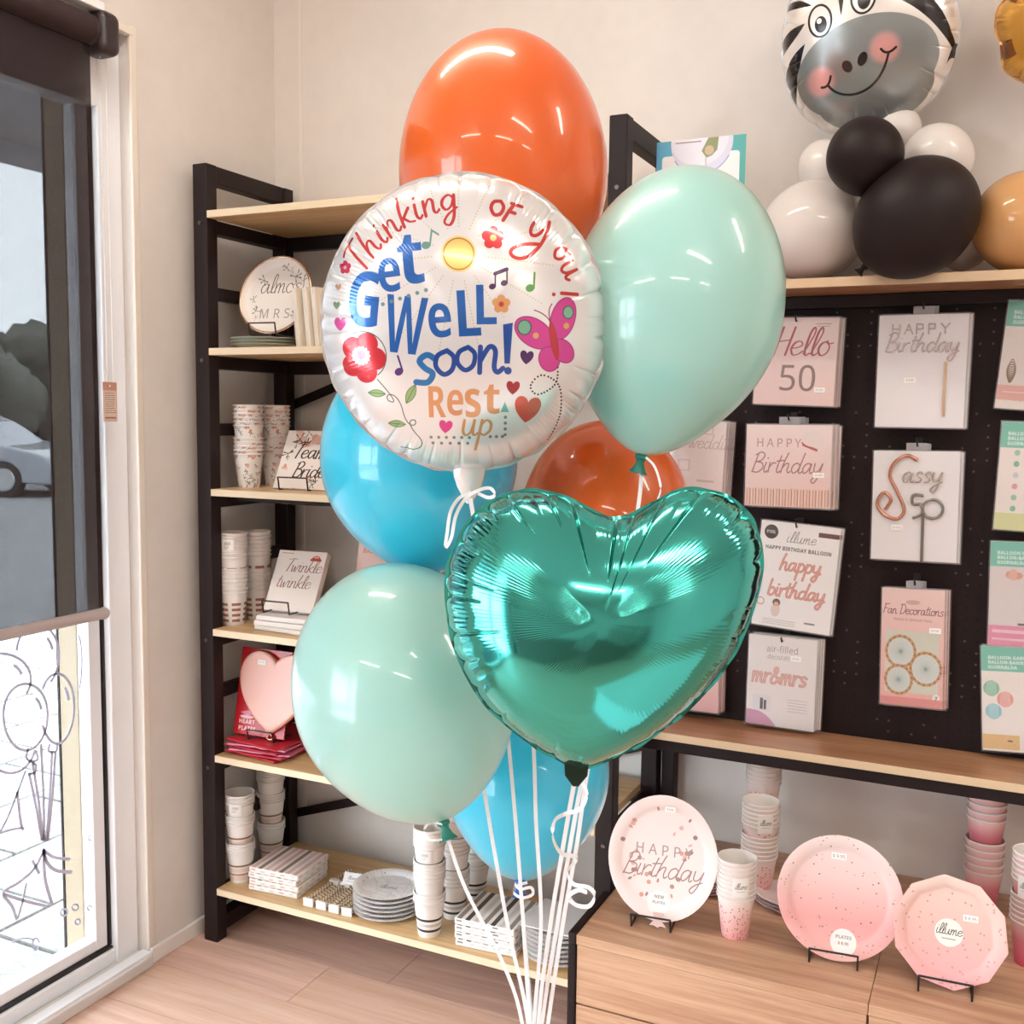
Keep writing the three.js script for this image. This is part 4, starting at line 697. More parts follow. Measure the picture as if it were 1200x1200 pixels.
const plateCache = {}; const plateG = (R) => plateCache[R] ??= plateGeometry(R, 44);
// ================================================================ left unit, board by board
const zmax = (p, z = .372) => { if (p.z > z) p.z = z; return p; };
{ // second board: almost Mrs plate, pale plates, cream packs
  const y = LEVELS[1];
  const face = print(512, 512, (c, w) => { c.fillStyle = '#eee6df'; c.fillRect(0, 0, w, w); for (const [x, yy, s] of [[150, 150, 40], [370, 130, 44], [120, 350, 34], [400, 380, 36], [90, 270, 26], [300, 70, 30]]) sprig(c, x, yy, s, x, '#6f7268'); for (const [x, yy] of [[340, 90], [130, 400], [420, 330]]) sprig(c, x, yy, 24, yy, '#b9ae9a'); script(c, 'almost', 130, 235, 62, { color: '#55504d', width: .09, slant: .15, brush: .4 }); word(c, 'MRS', 256, 400, 86, { color: '#a59c93', align: 'center', spacing: 26, weight: 'normal' }); });
  const b = atZ(312, 400, .275), stackB = V3(b.x, y + .0002, .275);
  flatPlates('paper_plate', ['pale sage plate', 'the low pile under the almost MRS plate'], stackB, .092, 3, .0085, mat(RGB(.66, .70, .62), .6), 'pale sage plates');
  const base = V3(atZ(318, 390, .305).x, y + .036, .305);
  standingPlate('round cream plate reading almost MRS with a rose gold rim, on the second board', base, .108, .28, .1, face, { rim: { m: mat(RGB(.62, .40, .28), .25, { metalness: .8 }), label: 'rose gold rim' } });
  wireStand(V3(atZ(308, 390, .342).x, y + .033, .342), .078, .032, 'black wire stand holding the almost MRS plate', .1);
  for (const [i, px] of [352, 364, 374].entries()) { const q = atZ(px, 404, .30); const o = leaning('napkin_pack', ['cream napkin pack standing edge-on beside the almost MRS plate', 'middle cream napkin pack of the three edge-on ones', 'cream napkin pack half hidden by the round get-well balloon'][i], 'napkins', V3(q.x + .035, y + .001, .25), .15, .155, .016, .12, 1.32, print(128, 128, (c, w) => { c.fillStyle = '#eadfce'; c.fillRect(0, 0, w, w); sprig(c, 64, 64, 26, i + 60, '#b8a994'); }), mat(RGB(.80, .74, .66), .7)); }
}
{ // third board: floral cups and Team Bride
  const y = LEVELS[2], a = atY(292, 571, y);
  cupStack(zmax(V3(a.x, y, a.z), .34), [[5, 0], [6, .022]], cupMat.floral, ['floral cup', 'the stack touching the Team Bride napkins'], 'floral cups, front stack', { sticker: null });
  const b = atZ(323, 530, .19); cupStack(V3(b.x, y, .19), [[5, 0], [6, .022]], cupMat.floral, ['floral cup', 'the stack at the rear post'], 'floral cups, rear stack');
  const q = atY(350, 575, y); zmax(q, .352);
  const face = print(512, 512, (c, w) => { c.fillStyle = '#f1e6de'; c.fillRect(0, 0, w, w); floral(c, w, w, 7, 70, 21); ell(c, 256, 270, 190, 130, -.1, '#f1e6de'); script(c, 'Team', 110, 245, 70, { color: '#2b2627', width: .17, slant: .2, brush: .4 }); script(c, 'Bride', 150, 410, 66, { color: '#2b2627', width: .17, slant: .2, brush: .4 }); });
  leaning('napkin_pack', 'floral napkin pack lettered Team Bride on the third board', 'napkins', V3(q.x, y + .004, q.z - .005), .17, .17, .018, .48, .06, face);
  wireStand(V3(q.x - .012, y, q.z + .006), .088, .034, 'black wire stand holding the Team Bride napkins', .06);
}
{ // fourth board: copper striped cups, Twinkle box
  const y = LEVELS[3], a = atY(274, 731, y); zmax(a, .345);
  cupStack(V3(a.x, y, a.z), [[7, 0], [7, .02]], cupMat.copper, ['copper banded cup', 'the stack with a barcode label'], 'copper banded cups, front stack', { pitch: .0108, sticker: { at: 12, m: stBar, label: 'white barcode label', a: .35, y: .07, h: .034 } });
  const b = atZ(301, 680, .22); cupStack(V3(b.x, y, .22), [[6, 0], [7, .026]], cupMat.copper, ['copper banded cup', 'the stack nearer the wall'], 'copper banded cups, rear stack');
  const q = atY(338, 737, y); zmax(q, .35);
  const side = print(128, 128, (c, w) => { c.fillStyle = '#efe7e2'; c.fillRect(0, 0, w, w); });
  for (let i = 0; i < 3; i++) { const m = slab(.165, .0135, .15, side, mat(RGB(.83, .79, .77), .6), .003); const o = thing('napkin_pack', nth(i, 3, 'white napkin pack', 'the pile under the Twinkle box'), 'napkins', V3(q.x + .012 + i * .003, y + .0072 + i * .0142, .275 + (i % 2) * .006), 'white napkins under the Twinkle box'); m.name = 'pack'; o.add(m); o.rotation.y = .05 * (i - 1); }
  const face = print(512, 600, (c, w, h) => { c.fillStyle = '#ece3dd'; c.fillRect(0, 0, w, h); script(c, 'Twinkle', 110, 210, 64, { color: '#8e5e50', width: .13, slant: .2, brush: .55 }); script(c, 'twinkle', 60, 370, 64, { color: '#8e5e50', width: .13, slant: .2, brush: .55 }); c.fillStyle = '#c2473f'; c.beginPath(); c.arc(410, 92, 52, Math.PI, 0); c.fill(); c.fillStyle = '#a9433a'; c.fillRect(352, 74, 116, 20); word(c, 'NEW', 410, 64, 22, { color: '#f5e4dd', align: 'center' }); c.fillStyle = '#8e5e50'; c.fillRect(40, 26, 120, 5); });
  leaning('gift_box', 'white box lettered Twinkle twinkle with a red corner badge', 'box', V3(q.x + .012, y + .052, .315), .15, .172, .022, .5, .08, face, mat(RGB(.72, .67, .64), .6));
  wireStand(V3(q.x + .005, y + .05, .352), .08, .034, 'black wire stand holding the Twinkle box', .06);
  const c = atZ(326, 690, .12); leaning('gift_box', 'plain cream box standing behind the Twinkle box', 'box', V3(c.x + .03, y + .001, .12), .12, .155, .03, .05, 0, side, mat(RGB(.78, .73, .69), .6));
  const d = atZ(440, 690, .2); const pk = leaning('balloon_packet', 'pale pink packet with a copper strip on the fourth board, behind the blue balloon', 'packet', V3(d.x, y + .001, .2), .17, .25, .012, .22, 0, print(256, 384, (c, w, h) => { c.fillStyle = '#ecc9bf'; c.fillRect(0, 0, w, h); for (const yy of [40, 72]) word(c, yy < 60 ? 'STAR' : 'BALLOON', 24, yy, 26, { color: '#c98f80' }); c.fillStyle = '#c46a4d'; c.beginPath(); c.moveTo(0, 210); c.quadraticCurveTo(120, 150, 256, 190); c.lineTo(256, 250); c.lineTo(30, 262); c.fill(); c.fillStyle = '#8a3d2c'; c.beginPath(); c.moveTo(0, 230); c.lineTo(60, 200); c.lineTo(40, 265); c.fill(); }, .25), paperPink);
}
function heartShape(s) { const h = new THREE.Shape(); h.moveTo(0, -1 * s); h.bezierCurveTo(-1.25 * s, -.25 * s, -1.15 * s, .85 * s, -.5 * s, .88 * s); h.bezierCurveTo(-.2 * s, .88 * s, 0, .68 * s, 0, .5 * s); h.bezierCurveTo(0, .68 * s, .2 * s, .88 * s, .5 * s, .88 * s); h.bezierCurveTo(1.15 * s, .85 * s, 1.25 * s, -.25 * s, 0, -1 * s); return h; }
{ // fifth board: heart plates
  const y = LEVELS[4], q = atY(322, 874, y); zmax(q, .345);
  const red = print(256, 384, (c, w, h) => { c.fillStyle = '#c3202b'; c.fillRect(0, 0, w, h); word(c, 'HEART', 22, 336, 26, { color: '#f7e3de' }); word(c, 'PLATES', 22, 366, 26, { color: '#f7e3de' }); c.fillStyle = '#e889a6'; c.beginPath(); c.moveTo(24, 288); c.lineTo(70, 276); c.lineTo(100, 290); c.lineTo(60, 300); c.fill(); ell(c, 60, 306, 34, 8, 0, '#f0c3c9'); }, .22);
  const shine = mat(RGB(.55, .03, .05), .22), pinkFoil = mat(RGB(.80, .25, .38), .2, { metalness: .3 });
  for (let i = 0; i < 6; i++) { // crinkled flat packets
    const g = new THREE.BoxGeometry(.185, .004, .2, 18, 1, 18), p = g.attributes.position; for (let k = 0; k < p.count; k++) p.setY(k, p.getY(k) + .0028 * (vnoise(p.getX(k) * 50 + 40, p.getZ(k) * 50 + 40, i + 3, 64, 64) - .5)); g.computeVertexNormals();
    const o = solo('plate_packet', g, i === 2 || i === 4 ? pinkFoil : shine, nth(i, 6, 'glossy red packet', 'the flat pile under the heart plate'), 'packet', V3(q.x + .015 + .004 * (i % 3), y + .0045 + i * .0068, .265 + .004 * (i % 2)), 'flat red packets under the heart plate'); o.rotation.y = .06 * ((i * 7) % 5 - 2);
  }
  const base = V3(q.x + .002, y + .047, .325), o = leaning('plate_packet', 'red card packet of pink heart shaped plates on the fifth board', 'packet', base, .165, .235, .004, .2, .05, red, shine);
  const hp = part(o, 'heart_plate', new THREE.ExtrudeGeometry(heartShape(.108), { depth: .006, bevelEnabled: true, bevelSize: .007, bevelThickness: .006, bevelSegments: 4, curveSegments: 24 }).translate(.042, .128, .006), mat(RGB(.80, .42, .34), .28), 'pink heart shaped plate');
  const pts = heartShape(.114).getPoints(24).map((p) => V3(p.x + .042, p.y + .128, .006)); part(hp, 'rim', new THREE.TubeGeometry(new THREE.CatmullRomCurve3(pts, true), 120, .0035, 6, true), mat(RGB(.6, .3, .22), .2, { metalness: .8 }), 'copper rim');
  priceTag(hp, .0, .2, .0195, .026);
  wireStand(V3(base.x + .03, y + .045, .352), .08, .03, 'black wire stand holding the heart plate packet', .05);
  for (let i = 0; i < 4; i++) { const e = atY(385, 904, y); const m = solo('napkin_pack', rbox(.13, .006, .15, .002), paper, nth(i, 4, 'thin white packet', 'the pile beside the red packets'), 'packet', V3(e.x + .06, y + .0035 + i * .0075, .26), 'white packets on the fifth board'); m.rotation.y = .2 - .05 * i; }
}
{ // bottom board
  const y = LEVELS[5];
  const a = atY(282, 1030, y); cupStack(V3(a.x, y, Math.min(a.z, .34)), [[4, 0], [4, .05], [5, .024]], cupMat.gilt, ['pink and gold banded cup', 'the stack beside the striped napkins'], 'gilt cups, front stack', { pitch: .007, sticker: { at: 12, m: stBar, label: 'grey barcode label', a: .4, y: .055, h: .03 } });
  const b = atY(318, 1004, y); cupStack(V3(b.x, y, Math.max(.15, b.z)), [[4, 0], [4, .055], [5, .03]], cupMat.gilt, ['pink and gold banded cup', 'the taller stack at the wall'], 'gilt cups, rear stack', { pitch: .0075 });
  const napkinTex = (A, B, C) => print(256, 256, (c, w) => { c.fillStyle = '#f0e9e6'; c.fillRect(0, 0, w, w); for (let k = 0; k < 7; k++) { c.fillStyle = [A, B, C][k % 3]; c.fillRect(10 + k * 36, 0, 20, w); } });
  const napkins = (px, py, w, d, n, th, yaw, A, B, C, label, group, zc) => {
    const p = atY(px, py, y), top = napkinTex(A, B, C), side = print(128, 64, (c, ww, hh) => { c.fillStyle = '#f0ebe8'; c.fillRect(0, 0, ww, hh); for (let k = 0; k < 5; k++) { c.fillStyle = [A, '#d9d2ce', C][k % 3]; c.fillRect(4 + k * 26, 8 + hash(k, px, 1) * 20, 12, 20); } });
    for (let i = 0; i < n; i++) { const o = thing('napkin_pack', nth(i, n, ...label), 'napkins', V3(p.x + .006 * (hash(i, px, 3) - .5), y + th * (i + .5) + .0004, zc), group), g = new RoundedBoxGeometry(w, th * .96, d, 2, .0035), m = new THREE.Mesh(g, [side, side, top, paper, side, side]); m.name = 'pack'; m.castShadow = m.receiveShadow = true; o.add(m); o.rotation.y = yaw + .05 * (hash(i, px, 4) - .5); }
  };
  napkins(330, 1040, .155, .155, 4, .0165, .06, '#d9b4b0', '#8b7a6a', '#e2c6c2', ['pink striped napkin pack', 'the pile beside the gilt cups'], 'pink striped napkins', .275);
  napkins(580, 1100, .16, .16, 4, .0175, .06, '#8f8a88', '#4a4545', '#d5d1ce', ['black striped napkin pack', 'the pile beside the cups'], 'black striped napkins', .285);
  // paper straws
  const strawMat = mat(RGB(1, 1, 1), .6, { map: canvasTex(256, 32, (c, w, h) => { c.fillStyle = '#efe4d6'; c.fillRect(0, 0, w, h); c.fillStyle = '#b28d58'; for (let k = -2; k < 18; k++) { c.beginPath(); c.moveTo(k * 16, 0); c.lineTo(k * 16 + 7, 0); c.lineTo(k * 16 + 15, h); c.lineTo(k * 16 + 8, h); c.fill(); } }) });
  const strawG = new THREE.CylinderGeometry(.003, .003, .2, 8, 1).rotateX(Math.PI / 2); { const uv = strawG.attributes.uv; for (let i = 0; i < uv.count; i++) uv.setXY(i, uv.getY(i) * 1, uv.getX(i)); }
  const s0 = atY(392, 1062, y);
  for (let k = 0; k < 4; k++) {
    const o = thing('straw_bundle', 'bundle of gold striped paper straws, ' + ['beside the pink striped napkins', 'second from the pink striped napkins', 'second from the marbled plates', 'beside the marbled plates'][k], 'straws', V3(s0.x - .062 + k * .037, y, .262), 'paper straw bundles on the bottom board');
    for (let i = 0; i < 10; i++) { const row = Math.floor(i / 4), n = i % 4, st = part(o, 'straw', strawG, strawMat); st.position.set(-.0105 + n * .0066 + (row % 2) * .0033, .0034 + row * .0058, (hash(i, k, 1) - .5) * .008); }
    part(o, 'card_band', rbox(.03, .0225, .014, .002, 0, .0118, -.02), paper, 'white card band');
    part(o, 'end_card', rbox(.03, .022, .006, .001, 0, .0115, .102), paper, 'white end card');
    o.rotation.y = .06 + .03 * (k - 1.5);
  }
  { const tc = thing('label_card', 'small folded white card standing on the straw bundles', 'card', V3(s0.x - .005, y + .0225, .25)); const m = slab(.052, .032, .0012, print(192, 128, (c, w, h) => { c.fillStyle = '#f2eeea'; c.fillRect(0, 0, w, h); script(c, 'illume', 96, 72, 20, { centre: true, color: '#6d6764', width: .12 }); c.fillStyle = '#b9b2ae'; c.fillRect(40, 92, 110, 5); })); m.name = 'printed_card'; m.geometry.translate(0, .016, 0).rotateX(-.6); tc.add(m); const m2 = part(tc, 'back_flap', rbox(.052, .032, .0012, .0005, 0, .016, 0).rotateX(.6).translate(0, 0, -.036), paper); tc.rotation.y = .15; }
  const marble = print(256, 256, (c, w) => { c.fillStyle = '#f3f1f1'; c.fillRect(0, 0, w, w); c.strokeStyle = '#dcd7d6'; for (let i = 0; i < 26; i++) { c.lineWidth = 1 + 2 * hash(i, 1, 1); c.beginPath(); c.moveTo(hash(i, 2, 1) * w, hash(i, 3, 1) * w); c.quadraticCurveTo(hash(i, 4, 1) * w, hash(i, 5, 1) * w, hash(i, 6, 1) * w, hash(i, 7, 1) * w); c.stroke(); } for (let i = 0; i < 20; i++) dot(c, hash(i, 8, 1) * w, hash(i, 9, 1) * w, 2.2, '#8d8280'); dot(c, 128, 128, 30, '#efecea'); script(c, 'illume', 128, 134, 14, { centre: true, color: '#777', width: .12 }); });
  const p1 = atY(460, 1062, y); flatPlates('paper_plate', ['white marbled plate', 'the pile beside the straws'], V3(p1.x, y + .0004, .285), .092, 6, .0115, marble, 'marbled plates by the straws');
  const c1 = atY(500, 1096, y); cupStack(V3(c1.x, y, Math.min(c1.z, .345)), [[3, 0], [5, .026], [5, .03]], cupMat.mono, ['black banded cup', 'the stack at the board edge'], 'black banded cups, front stack', { sticker: { at: 9, m: stBar, label: 'grey barcode label', a: .2, y: .06, h: .03 } });
  const c2 = atZ(532, 1060, .235); cupStack(V3(c2.x, y, .235), [[5, 0], [5, .03], [6, .03]], cupMat.mono, ['black banded cup', 'the tallest stack behind the mint knot'], 'black banded cups, middle stack');
  const c3 = atZ(556, 1040, .12); cupStack(V3(c3.x, y, .12), [[5, 0], [6, .03]], cupMat.mono, ['black banded cup', 'the shortest stack, at the wall'], 'black banded cups, rear stack');
  const p2 = atY(650, 1124, y); flatPlates('paper_plate', ['white marbled plate', 'the pile beside the drawer cabinet'], V3(Math.min(p2.x, 1.085), y + .0004, .285), .092, 7, .0115, marble, 'marbled plates by the cabinet');
  const top = V3(Math.min(p2.x, 1.085), y + .082, .285); const box1 = solo('plate_packet', rbox(.15, .004, .15, .0015), mat(RGB(.7, .69, .7), .4), 'flat grey packet on the marbled plates beside the cabinet', 'packet', V3(top.x, y + 6 * .0115 + .0175, .285));
}
// ================================================================ right unit: top board
const depthOf = (p) => p.clone().sub(EYE).dot(FWD);
{
  // card with a globe
  const CZ = .2, tl = atZ(757, 160, CZ), tr = atZ(875, 162, CZ); tl.x = Math.max(tl.x, 1.2225); const w = tr.x - tl.x, h = (tl.y + tr.y) / 2 - TOPY - .004;
  const face = print(512, Math.round(512 * h / w), (c, W, Hh) => { const g = c.createLinearGradient(0, 0, W, 0); g.addColorStop(0, '#5fa9cf'); g.addColorStop(1, '#58b0ac'); c.fillStyle = g; c.fillRect(0, 0, W, Hh); c.fillStyle = '#f2f0f2'; c.beginPath(); c.roundRect(34, 84, W - 68, Hh - 130, 18); c.fill(); dot(c, 262, 20, 178, '#d9dbee'); ell(c, 250, 0, 165, 150, 0, '#e6e6f3'); c.fillStyle = '#8f9a6c'; c.beginPath(); c.moveTo(300, 0); c.lineTo(358, 0); c.lineTo(352, 70); c.lineTo(322, 100); c.lineTo(290, 110); c.lineTo(262, 70); c.fill(); ell(c, 306, 70, 26, 26, 0, '#cbb29a'); c.strokeStyle = '#a4a6cf'; c.lineWidth = 7; c.beginPath(); c.arc(262, 20, 178, .5, 2.6); c.stroke(); c.strokeStyle = '#c3b2aa'; c.lineWidth = 6; c.beginPath(); c.moveTo(286, 110); c.lineTo(292, 196); c.stroke(); c.fillStyle = '#8d6f63'; c.fillRect(110, 14, 150, 5); });
  const o = thing('display_card', 'upright card with a blue border and a globe, on the top board', 'card', V3((tl.x + tr.x) / 2, TOPY + .001, CZ)); const m = slab(w, h, .003, face); m.geometry.translate(0, h / 2, 0); m.name = 'printed_card'; o.add(m);
  part(o, 'card_foot', rbox(w * .9, .008, .06, .002, 0, .004, -.012), phys(RGB(.9, .9, .92), .08, { transmission: .8, thickness: 0 }), 'clear acrylic foot'); o.rotation.x = 0;
}
const whiteLatex = latex(RGB(.86, .81, .77), .12, .5), blackLatex = phys(RGB(.013, .006, .006), .5, { specularIntensity: .6 }), tanLatex = latex(RGB(.72, .38, .14), .1, .5);
function smallBalloon(label, knotPx, topPx, z, widthPx, material) {
  const mid = atZ((knotPx[0] + topPx[0]) / 2, (knotPx[1] + topPx[1]) / 2, z), d = depthOf(mid), A = atD(...knotPx, d), B = atD(...topPx, d), h = A.distanceTo(B);
  const t = thing('latex_balloon', label, 'balloon', A, null); facing(t, A, Math.atan2(-(topPx[0] - knotPx[0]), knotPx[1] - topPx[1]));
  part(t, 'skin', balloonGeometry(widthPx * d / FOCAL, h, .1), material);
  part(t, 'knot', knotShape().scale(.8, .7, .8), material);
}
smallBalloon('small black balloon in the cluster, right under the zebra face', [1020, 230], [1008, 141], .24, 87, blackLatex);
smallBalloon('large black balloon resting on the top board under the zebra face', [1014, 312], [1122, 214], .195, 131, blackLatex);
smallBalloon('large white balloon resting on the top board beside the big black one', [972, 326], [936, 216], .118, 126, whiteLatex);
smallBalloon('white balloon at the cluster edge facing the tan balloon', [1075, 222], [1119, 158], .10, 80, whiteLatex);
smallBalloon('smallest white balloon touching the chin of the zebra face', [1046, 178], [1058, 129], .09, 52, whiteLatex);
smallBalloon('white balloon between the large white and the small black balloon', [988, 232], [952, 168], .10, 64, whiteLatex);
smallBalloon('white balloon low at the back between the big black and the tan balloon', [1122, 318], [1140, 238], .065, 66, whiteLatex);
smallBalloon('tan orange balloon on the top board under the golden foil balloon', [1196, 322], [1206, 205], .13, 118, tanLatex);
{ // zebra face foil balloon
  const Z = .15, c0 = atZ(1018, 47, Z), D = depthOf(c0), s = D / FOCAL, t = thing('foil_balloon', 'smiling zebra face foil balloon above the black and white balloons', 'balloon'); facing(t, c0, 0, -.08, -.12);
  const px = smoothClosed([[1018, -58], [1066, -48], [1100, -12], [1116, 36], [1110, 84], [1086, 122], [1046, 146], [1000, 152], [962, 138], [932, 106], [919, 58], [924, 6], [952, -40]], 16), o = px.map(([x, y]) => [(x - 1018) * s, (47 - y) * s]);
  const g = foilGeometry(o, .07, { seed: 21, creases: 26, per: 700, rings: 40, wrinkle: .9 }), W = 230;
  const tex = canvasTex(1024, 1024, (c, w) => {
    const k = w / W; c.fillStyle = '#ece7e2'; c.fillRect(0, 0, w, w); c.setTransform(k, 0, 0, k, (W / 2 - 1018) * k, (W / 2 - 47) * k);
    const blk = '#211b1c', st = (p) => { c.fillStyle = blk; c.beginPath(); c.moveTo(p[0], p[1]); c.quadraticCurveTo(p[2], p[3], p[4], p[5]); c.quadraticCurveTo(p[6], p[7], p[0], p[1]); c.fill(); };
    st([950, 22, 918, 24, 908, 60, 936, 42]); st([950, 44, 904, 70, 932, 130, 938, 84]); st([958, 4, 935, -14, 915, 4, 935, 4]); st([1042, 5, 1098, -12, 1117, 82, 1092, 28]); st([1104, 84, 1118, 40, 1116, 90, 1112, 70]); st([985, -60, 985, -10, 992, 20, 1000, -20]); st([1060, -44, 1090, -36, 1112, -4, 1080, -20]); st([1020, -60, 1024, -20, 1034, -6, 1034, -40]); st([950, -46, 960, -20, 940, -8, 936, -24]);
    c.save(); c.translate(1018, 78); c.rotate(-.2); ell(c, 0, 0, 80, 54, 0, '#8c908e'); ell(c, 4, 26, 66, 42, 0, '#8c908e'); c.restore();
    for (const [x, y, a] of [[968, 22, -.1], [1016, 4, 0]]) { ell(c, x, y, 13, 17, a, '#f4f1ee', blk, 2.4); ell(c, x + 1, y + 4, 7, 9, a, blk); dot(c, x - 1, y, 3, '#f4f1ee'); }
    const blush = (x, y) => { const gr = c.createRadialGradient(x, y, 5, x, y, 20); gr.addColorStop(0, 'rgba(236,170,166,1)'); gr.addColorStop(.55, 'rgba(232,168,164,.85)'); gr.addColorStop(1, 'rgba(200,160,158,0)'); c.fillStyle = gr; c.fillRect(x - 22, y - 22, 44, 44); }; blush(968, 88); blush(1040, 60);
    ell(c, 999, 75, 5.2, 7, -.6, blk); ell(c, 1016, 69, 5.2, 7.6, .35, blk);
    c.strokeStyle = blk; c.lineWidth = 2.6; c.lineCap = 'round'; c.beginPath(); c.moveTo(977, 93); c.bezierCurveTo(992, 114, 1036, 112, 1044, 66); c.moveTo(969, 94); c.quadraticCurveTo(978, 96, 980, 83); c.moveTo(1036, 61); c.quadraticCurveTo(1042, 70, 1052, 61); c.stroke();
  });
  for (const q of [g.front, g.back, g.seam]) planarUV(q, W * s, W * s);
  const m = phys(RGB(1, 1, 1), .24, { map: tex, metalness: .4, clearcoat: .5, clearcoatRoughness: .08, side: THREE.DoubleSide }), grey = mat(RGB(.6, .6, .6), .3, { metalness: .6, side: THREE.DoubleSide });
  part(t, 'front_panel', g.front, m, 'printed zebra face'); part(t, 'back_panel', g.back, grey); part(t, 'seam', g.seam, grey);
}
{ // golden foil balloon cut by the picture edge
  const c0 = atZ(1262, 20, .15), D = depthOf(c0), s = D / FOCAL, t = thing('foil_balloon', 'golden brown animal foil balloon above the tan balloon', 'balloon'); facing(t, c0, 0, 0, -.12);
  const o = []; for (let i = 0; i < 220; i++) { const a = i / 220 * 6.28319, r = (86 + 3 * Math.sin(9 * a)) * s; o.push([r * Math.cos(a), r * 1.02 * Math.sin(a)]); }
  const g = foilGeometry(o, .06, { seed: 31, creases: 20, per: 480, rings: 34 }), W = 200;
  const tex = canvasTex(512, 512, (c, w) => { c.fillStyle = '#c58a36'; c.fillRect(0, 0, w, w); c.translate(w / 2, w / 2); for (let i = 0; i < 22; i++) { c.rotate(6.2832 / 22); ell(c, 190, 0, 44, 26, 0, i % 3 ? '#dba040' : '#8a5122'); } dot(c, 0, 0, 172, '#d99a3a'); ell(c, 0, 60, 80, 60, 0, '#f0d9ae'); for (const x of [-62, 62]) { ell(c, x, -30, 24, 30, 0, '#f6f1ea', '#4a2a16', 5); dot(c, x, -24, 12, '#2b1a12'); } ell(c, 0, 28, 26, 18, 0, '#3d2416'); });
  for (const q of [g.front, g.back, g.seam]) planarUV(q, W * s, W * s);
  const m = phys(RGB(1, 1, 1), .25, { map: tex, metalness: .4, clearcoat: .5, clearcoatRoughness: .08, side: THREE.DoubleSide });
  part(t, 'front_panel', g.front, m); part(t, 'back_panel', g.back, m); part(t, 'seam', g.seam, m);
}
// ================================================================ packets on the pegboard
function pegPacket({ name, label, behind, corners, n = 3, front, edge = paper, t = .004, step = .0085, tab = false, price = null, hookDy = .012, group, spread = .004, extra }) {
  const zf = PEGZ + .022 + (n - 1) * step, P = corners.map(([x, y]) => atZ(x, y, zf)), [TL, TR, BR, BL] = P;
  const w = (TL.distanceTo(TR) + BL.distanceTo(BR)) / 2, h = (TL.distanceTo(BL) + TR.distanceTo(BR)) / 2, cx = (TL.x + TR.x + BR.x + BL.x) / 4, cy = (TL.y + TR.y + BR.y + BL.y) / 4, rot = Math.atan2(TR.y - TL.y + BR.y - BL.y, TR.x - TL.x + BR.x - BL.x);
  let frontThing;
  for (let i = 0; i < n; i++) {
    const first = i === 0, o = thing(name, first ? label : n === 2 ? behind : behind.replace(' hanging', ' hanging ' + [, 'first', 'second', 'third', 'fourth'][i]), 'packet', V3(cx + (first ? 0 : spread * i * .8 + spread * (hash(i, cx * 1000 | 0, 1) - .5)), cy - (first ? 0 : spread * (hash(i, cy * 1000 | 0, 2) - .3)), zf - i * step), first ? null : group);
    const m = slab(w, h, t, front, edge, .0012); m.name = 'printed_card'; o.add(m);
    part(o, 'plastic_sleeve', rbox(w + .006, h + .006, t + .0022, .001), clearWrap, 'clear plastic sleeve');
    if (tab) part(o, 'hang_tab', rbox(w * .24, .02, .0012, .0005, 0, h / 2 + .008, 0), phys(RGB(.75, .75, .78), .1, { transmission: .6, thickness: 0 }), 'clear hang tab');
    if (first && price) priceTag(o, price[0] * w, price[1] * h, t / 2 + .0018, .024);
    o.rotation.z = rot + (first ? 0 : .015 * (hash(i, 7, cx * 999 | 0) - .5)); if (first) frontThing = o;
  }
  const hy = cy + h / 2 * Math.cos(rot) + (tab ? .008 : -hookDy), hk = thing('peg_hook', 'black wire hook carrying the ' + behind.replace(/ hanging.*/, '').replace(/ behind.*/, '') + 's', 'hook', V3(cx, hy, PEGZ), 'pegboard hooks');
  part(hk, 'arm', wire([V3(0, .004, 0), V3(0, .004, zf - PEGZ + .012), V3(0, .014, zf - PEGZ + .02)], .0022), M.wireBlack); part(hk, 'back_plate', rbox(.014, .03, .003, .001, 0, .006, .002), M.wireBlack);
  return { o: frontThing, w, h };
}
const blushBg = (c, w, h, a = '#fbeae5', b = '#f6d6cf') => { const g = c.createLinearGradient(0, 0, 0, h); g.addColorStop(0, a); g.addColorStop(1, b); c.fillStyle = g; c.fillRect(0, 0, w, h); };
pegPacket({ name: 'banner_packet', label: 'pink packet lettered Hello 50, front one on its hook', behind: 'pink Hello 50 packet hanging behind the front one', group: 'Hello 50 packets', corners: [[893, 372], [984, 372.6], [977, 476], [878, 473]], n: 4, edge: paperPink, price: [.32, -.32],
  front: print(448, 480, (c, w, h) => { blushBg(c, w, h); script(c, 'Hello', 96, 205, 76, { color: '#b5525a', width: .14, slant: .25, brush: .5 }); word(c, '50', 240, 400, 196, { color: '#8f7573', align: 'center', weight: 'normal' }); c.fillStyle = '#c9a9a2'; c.fillRect(320, 30, 90, 5); c.fillRect(330, 44, 70, 4); }) });
pegPacket({ name: 'banner_packet', label: 'pink HAPPY Birthday fringe banner packet, front one on its hook', behind: 'pink Birthday banner packet hanging behind the front one', group: 'Birthday banner packets', corners: [[877, 497], [973, 499], [976, 596], [871, 592]], n: 5, edge: paperPink, price: [.36, -.1], tab: true,
  front: print(512, 480, (c, w, h) => { blushBg(c, w, h); word(c, 'HAPPY', 60, 130, 72, { color: '#c09a98', weight: 'normal', spacing: 14 }); script(c, 'Birthday', 34, 280, 58, { color: '#ad7c7c', width: .13, slant: .25 }); for (let i = 0; i < 56; i++) { c.fillStyle = ['#dba58a', '#f0cdb8', '#c98c74', '#f7e3d4'][i % 4]; c.fillRect(10 + i * 9, 372 + 6 * hash(i, 1, 1), 7, 100); } c.fillStyle = '#c4514f'; c.beginPath(); c.moveTo(330, 96); c.lineTo(430, 140); c.lineTo(424, 152); c.lineTo(340, 120); c.fill(); ell(c, 400, 80, 70, 46, .1, '#f4e6e0'); }) });
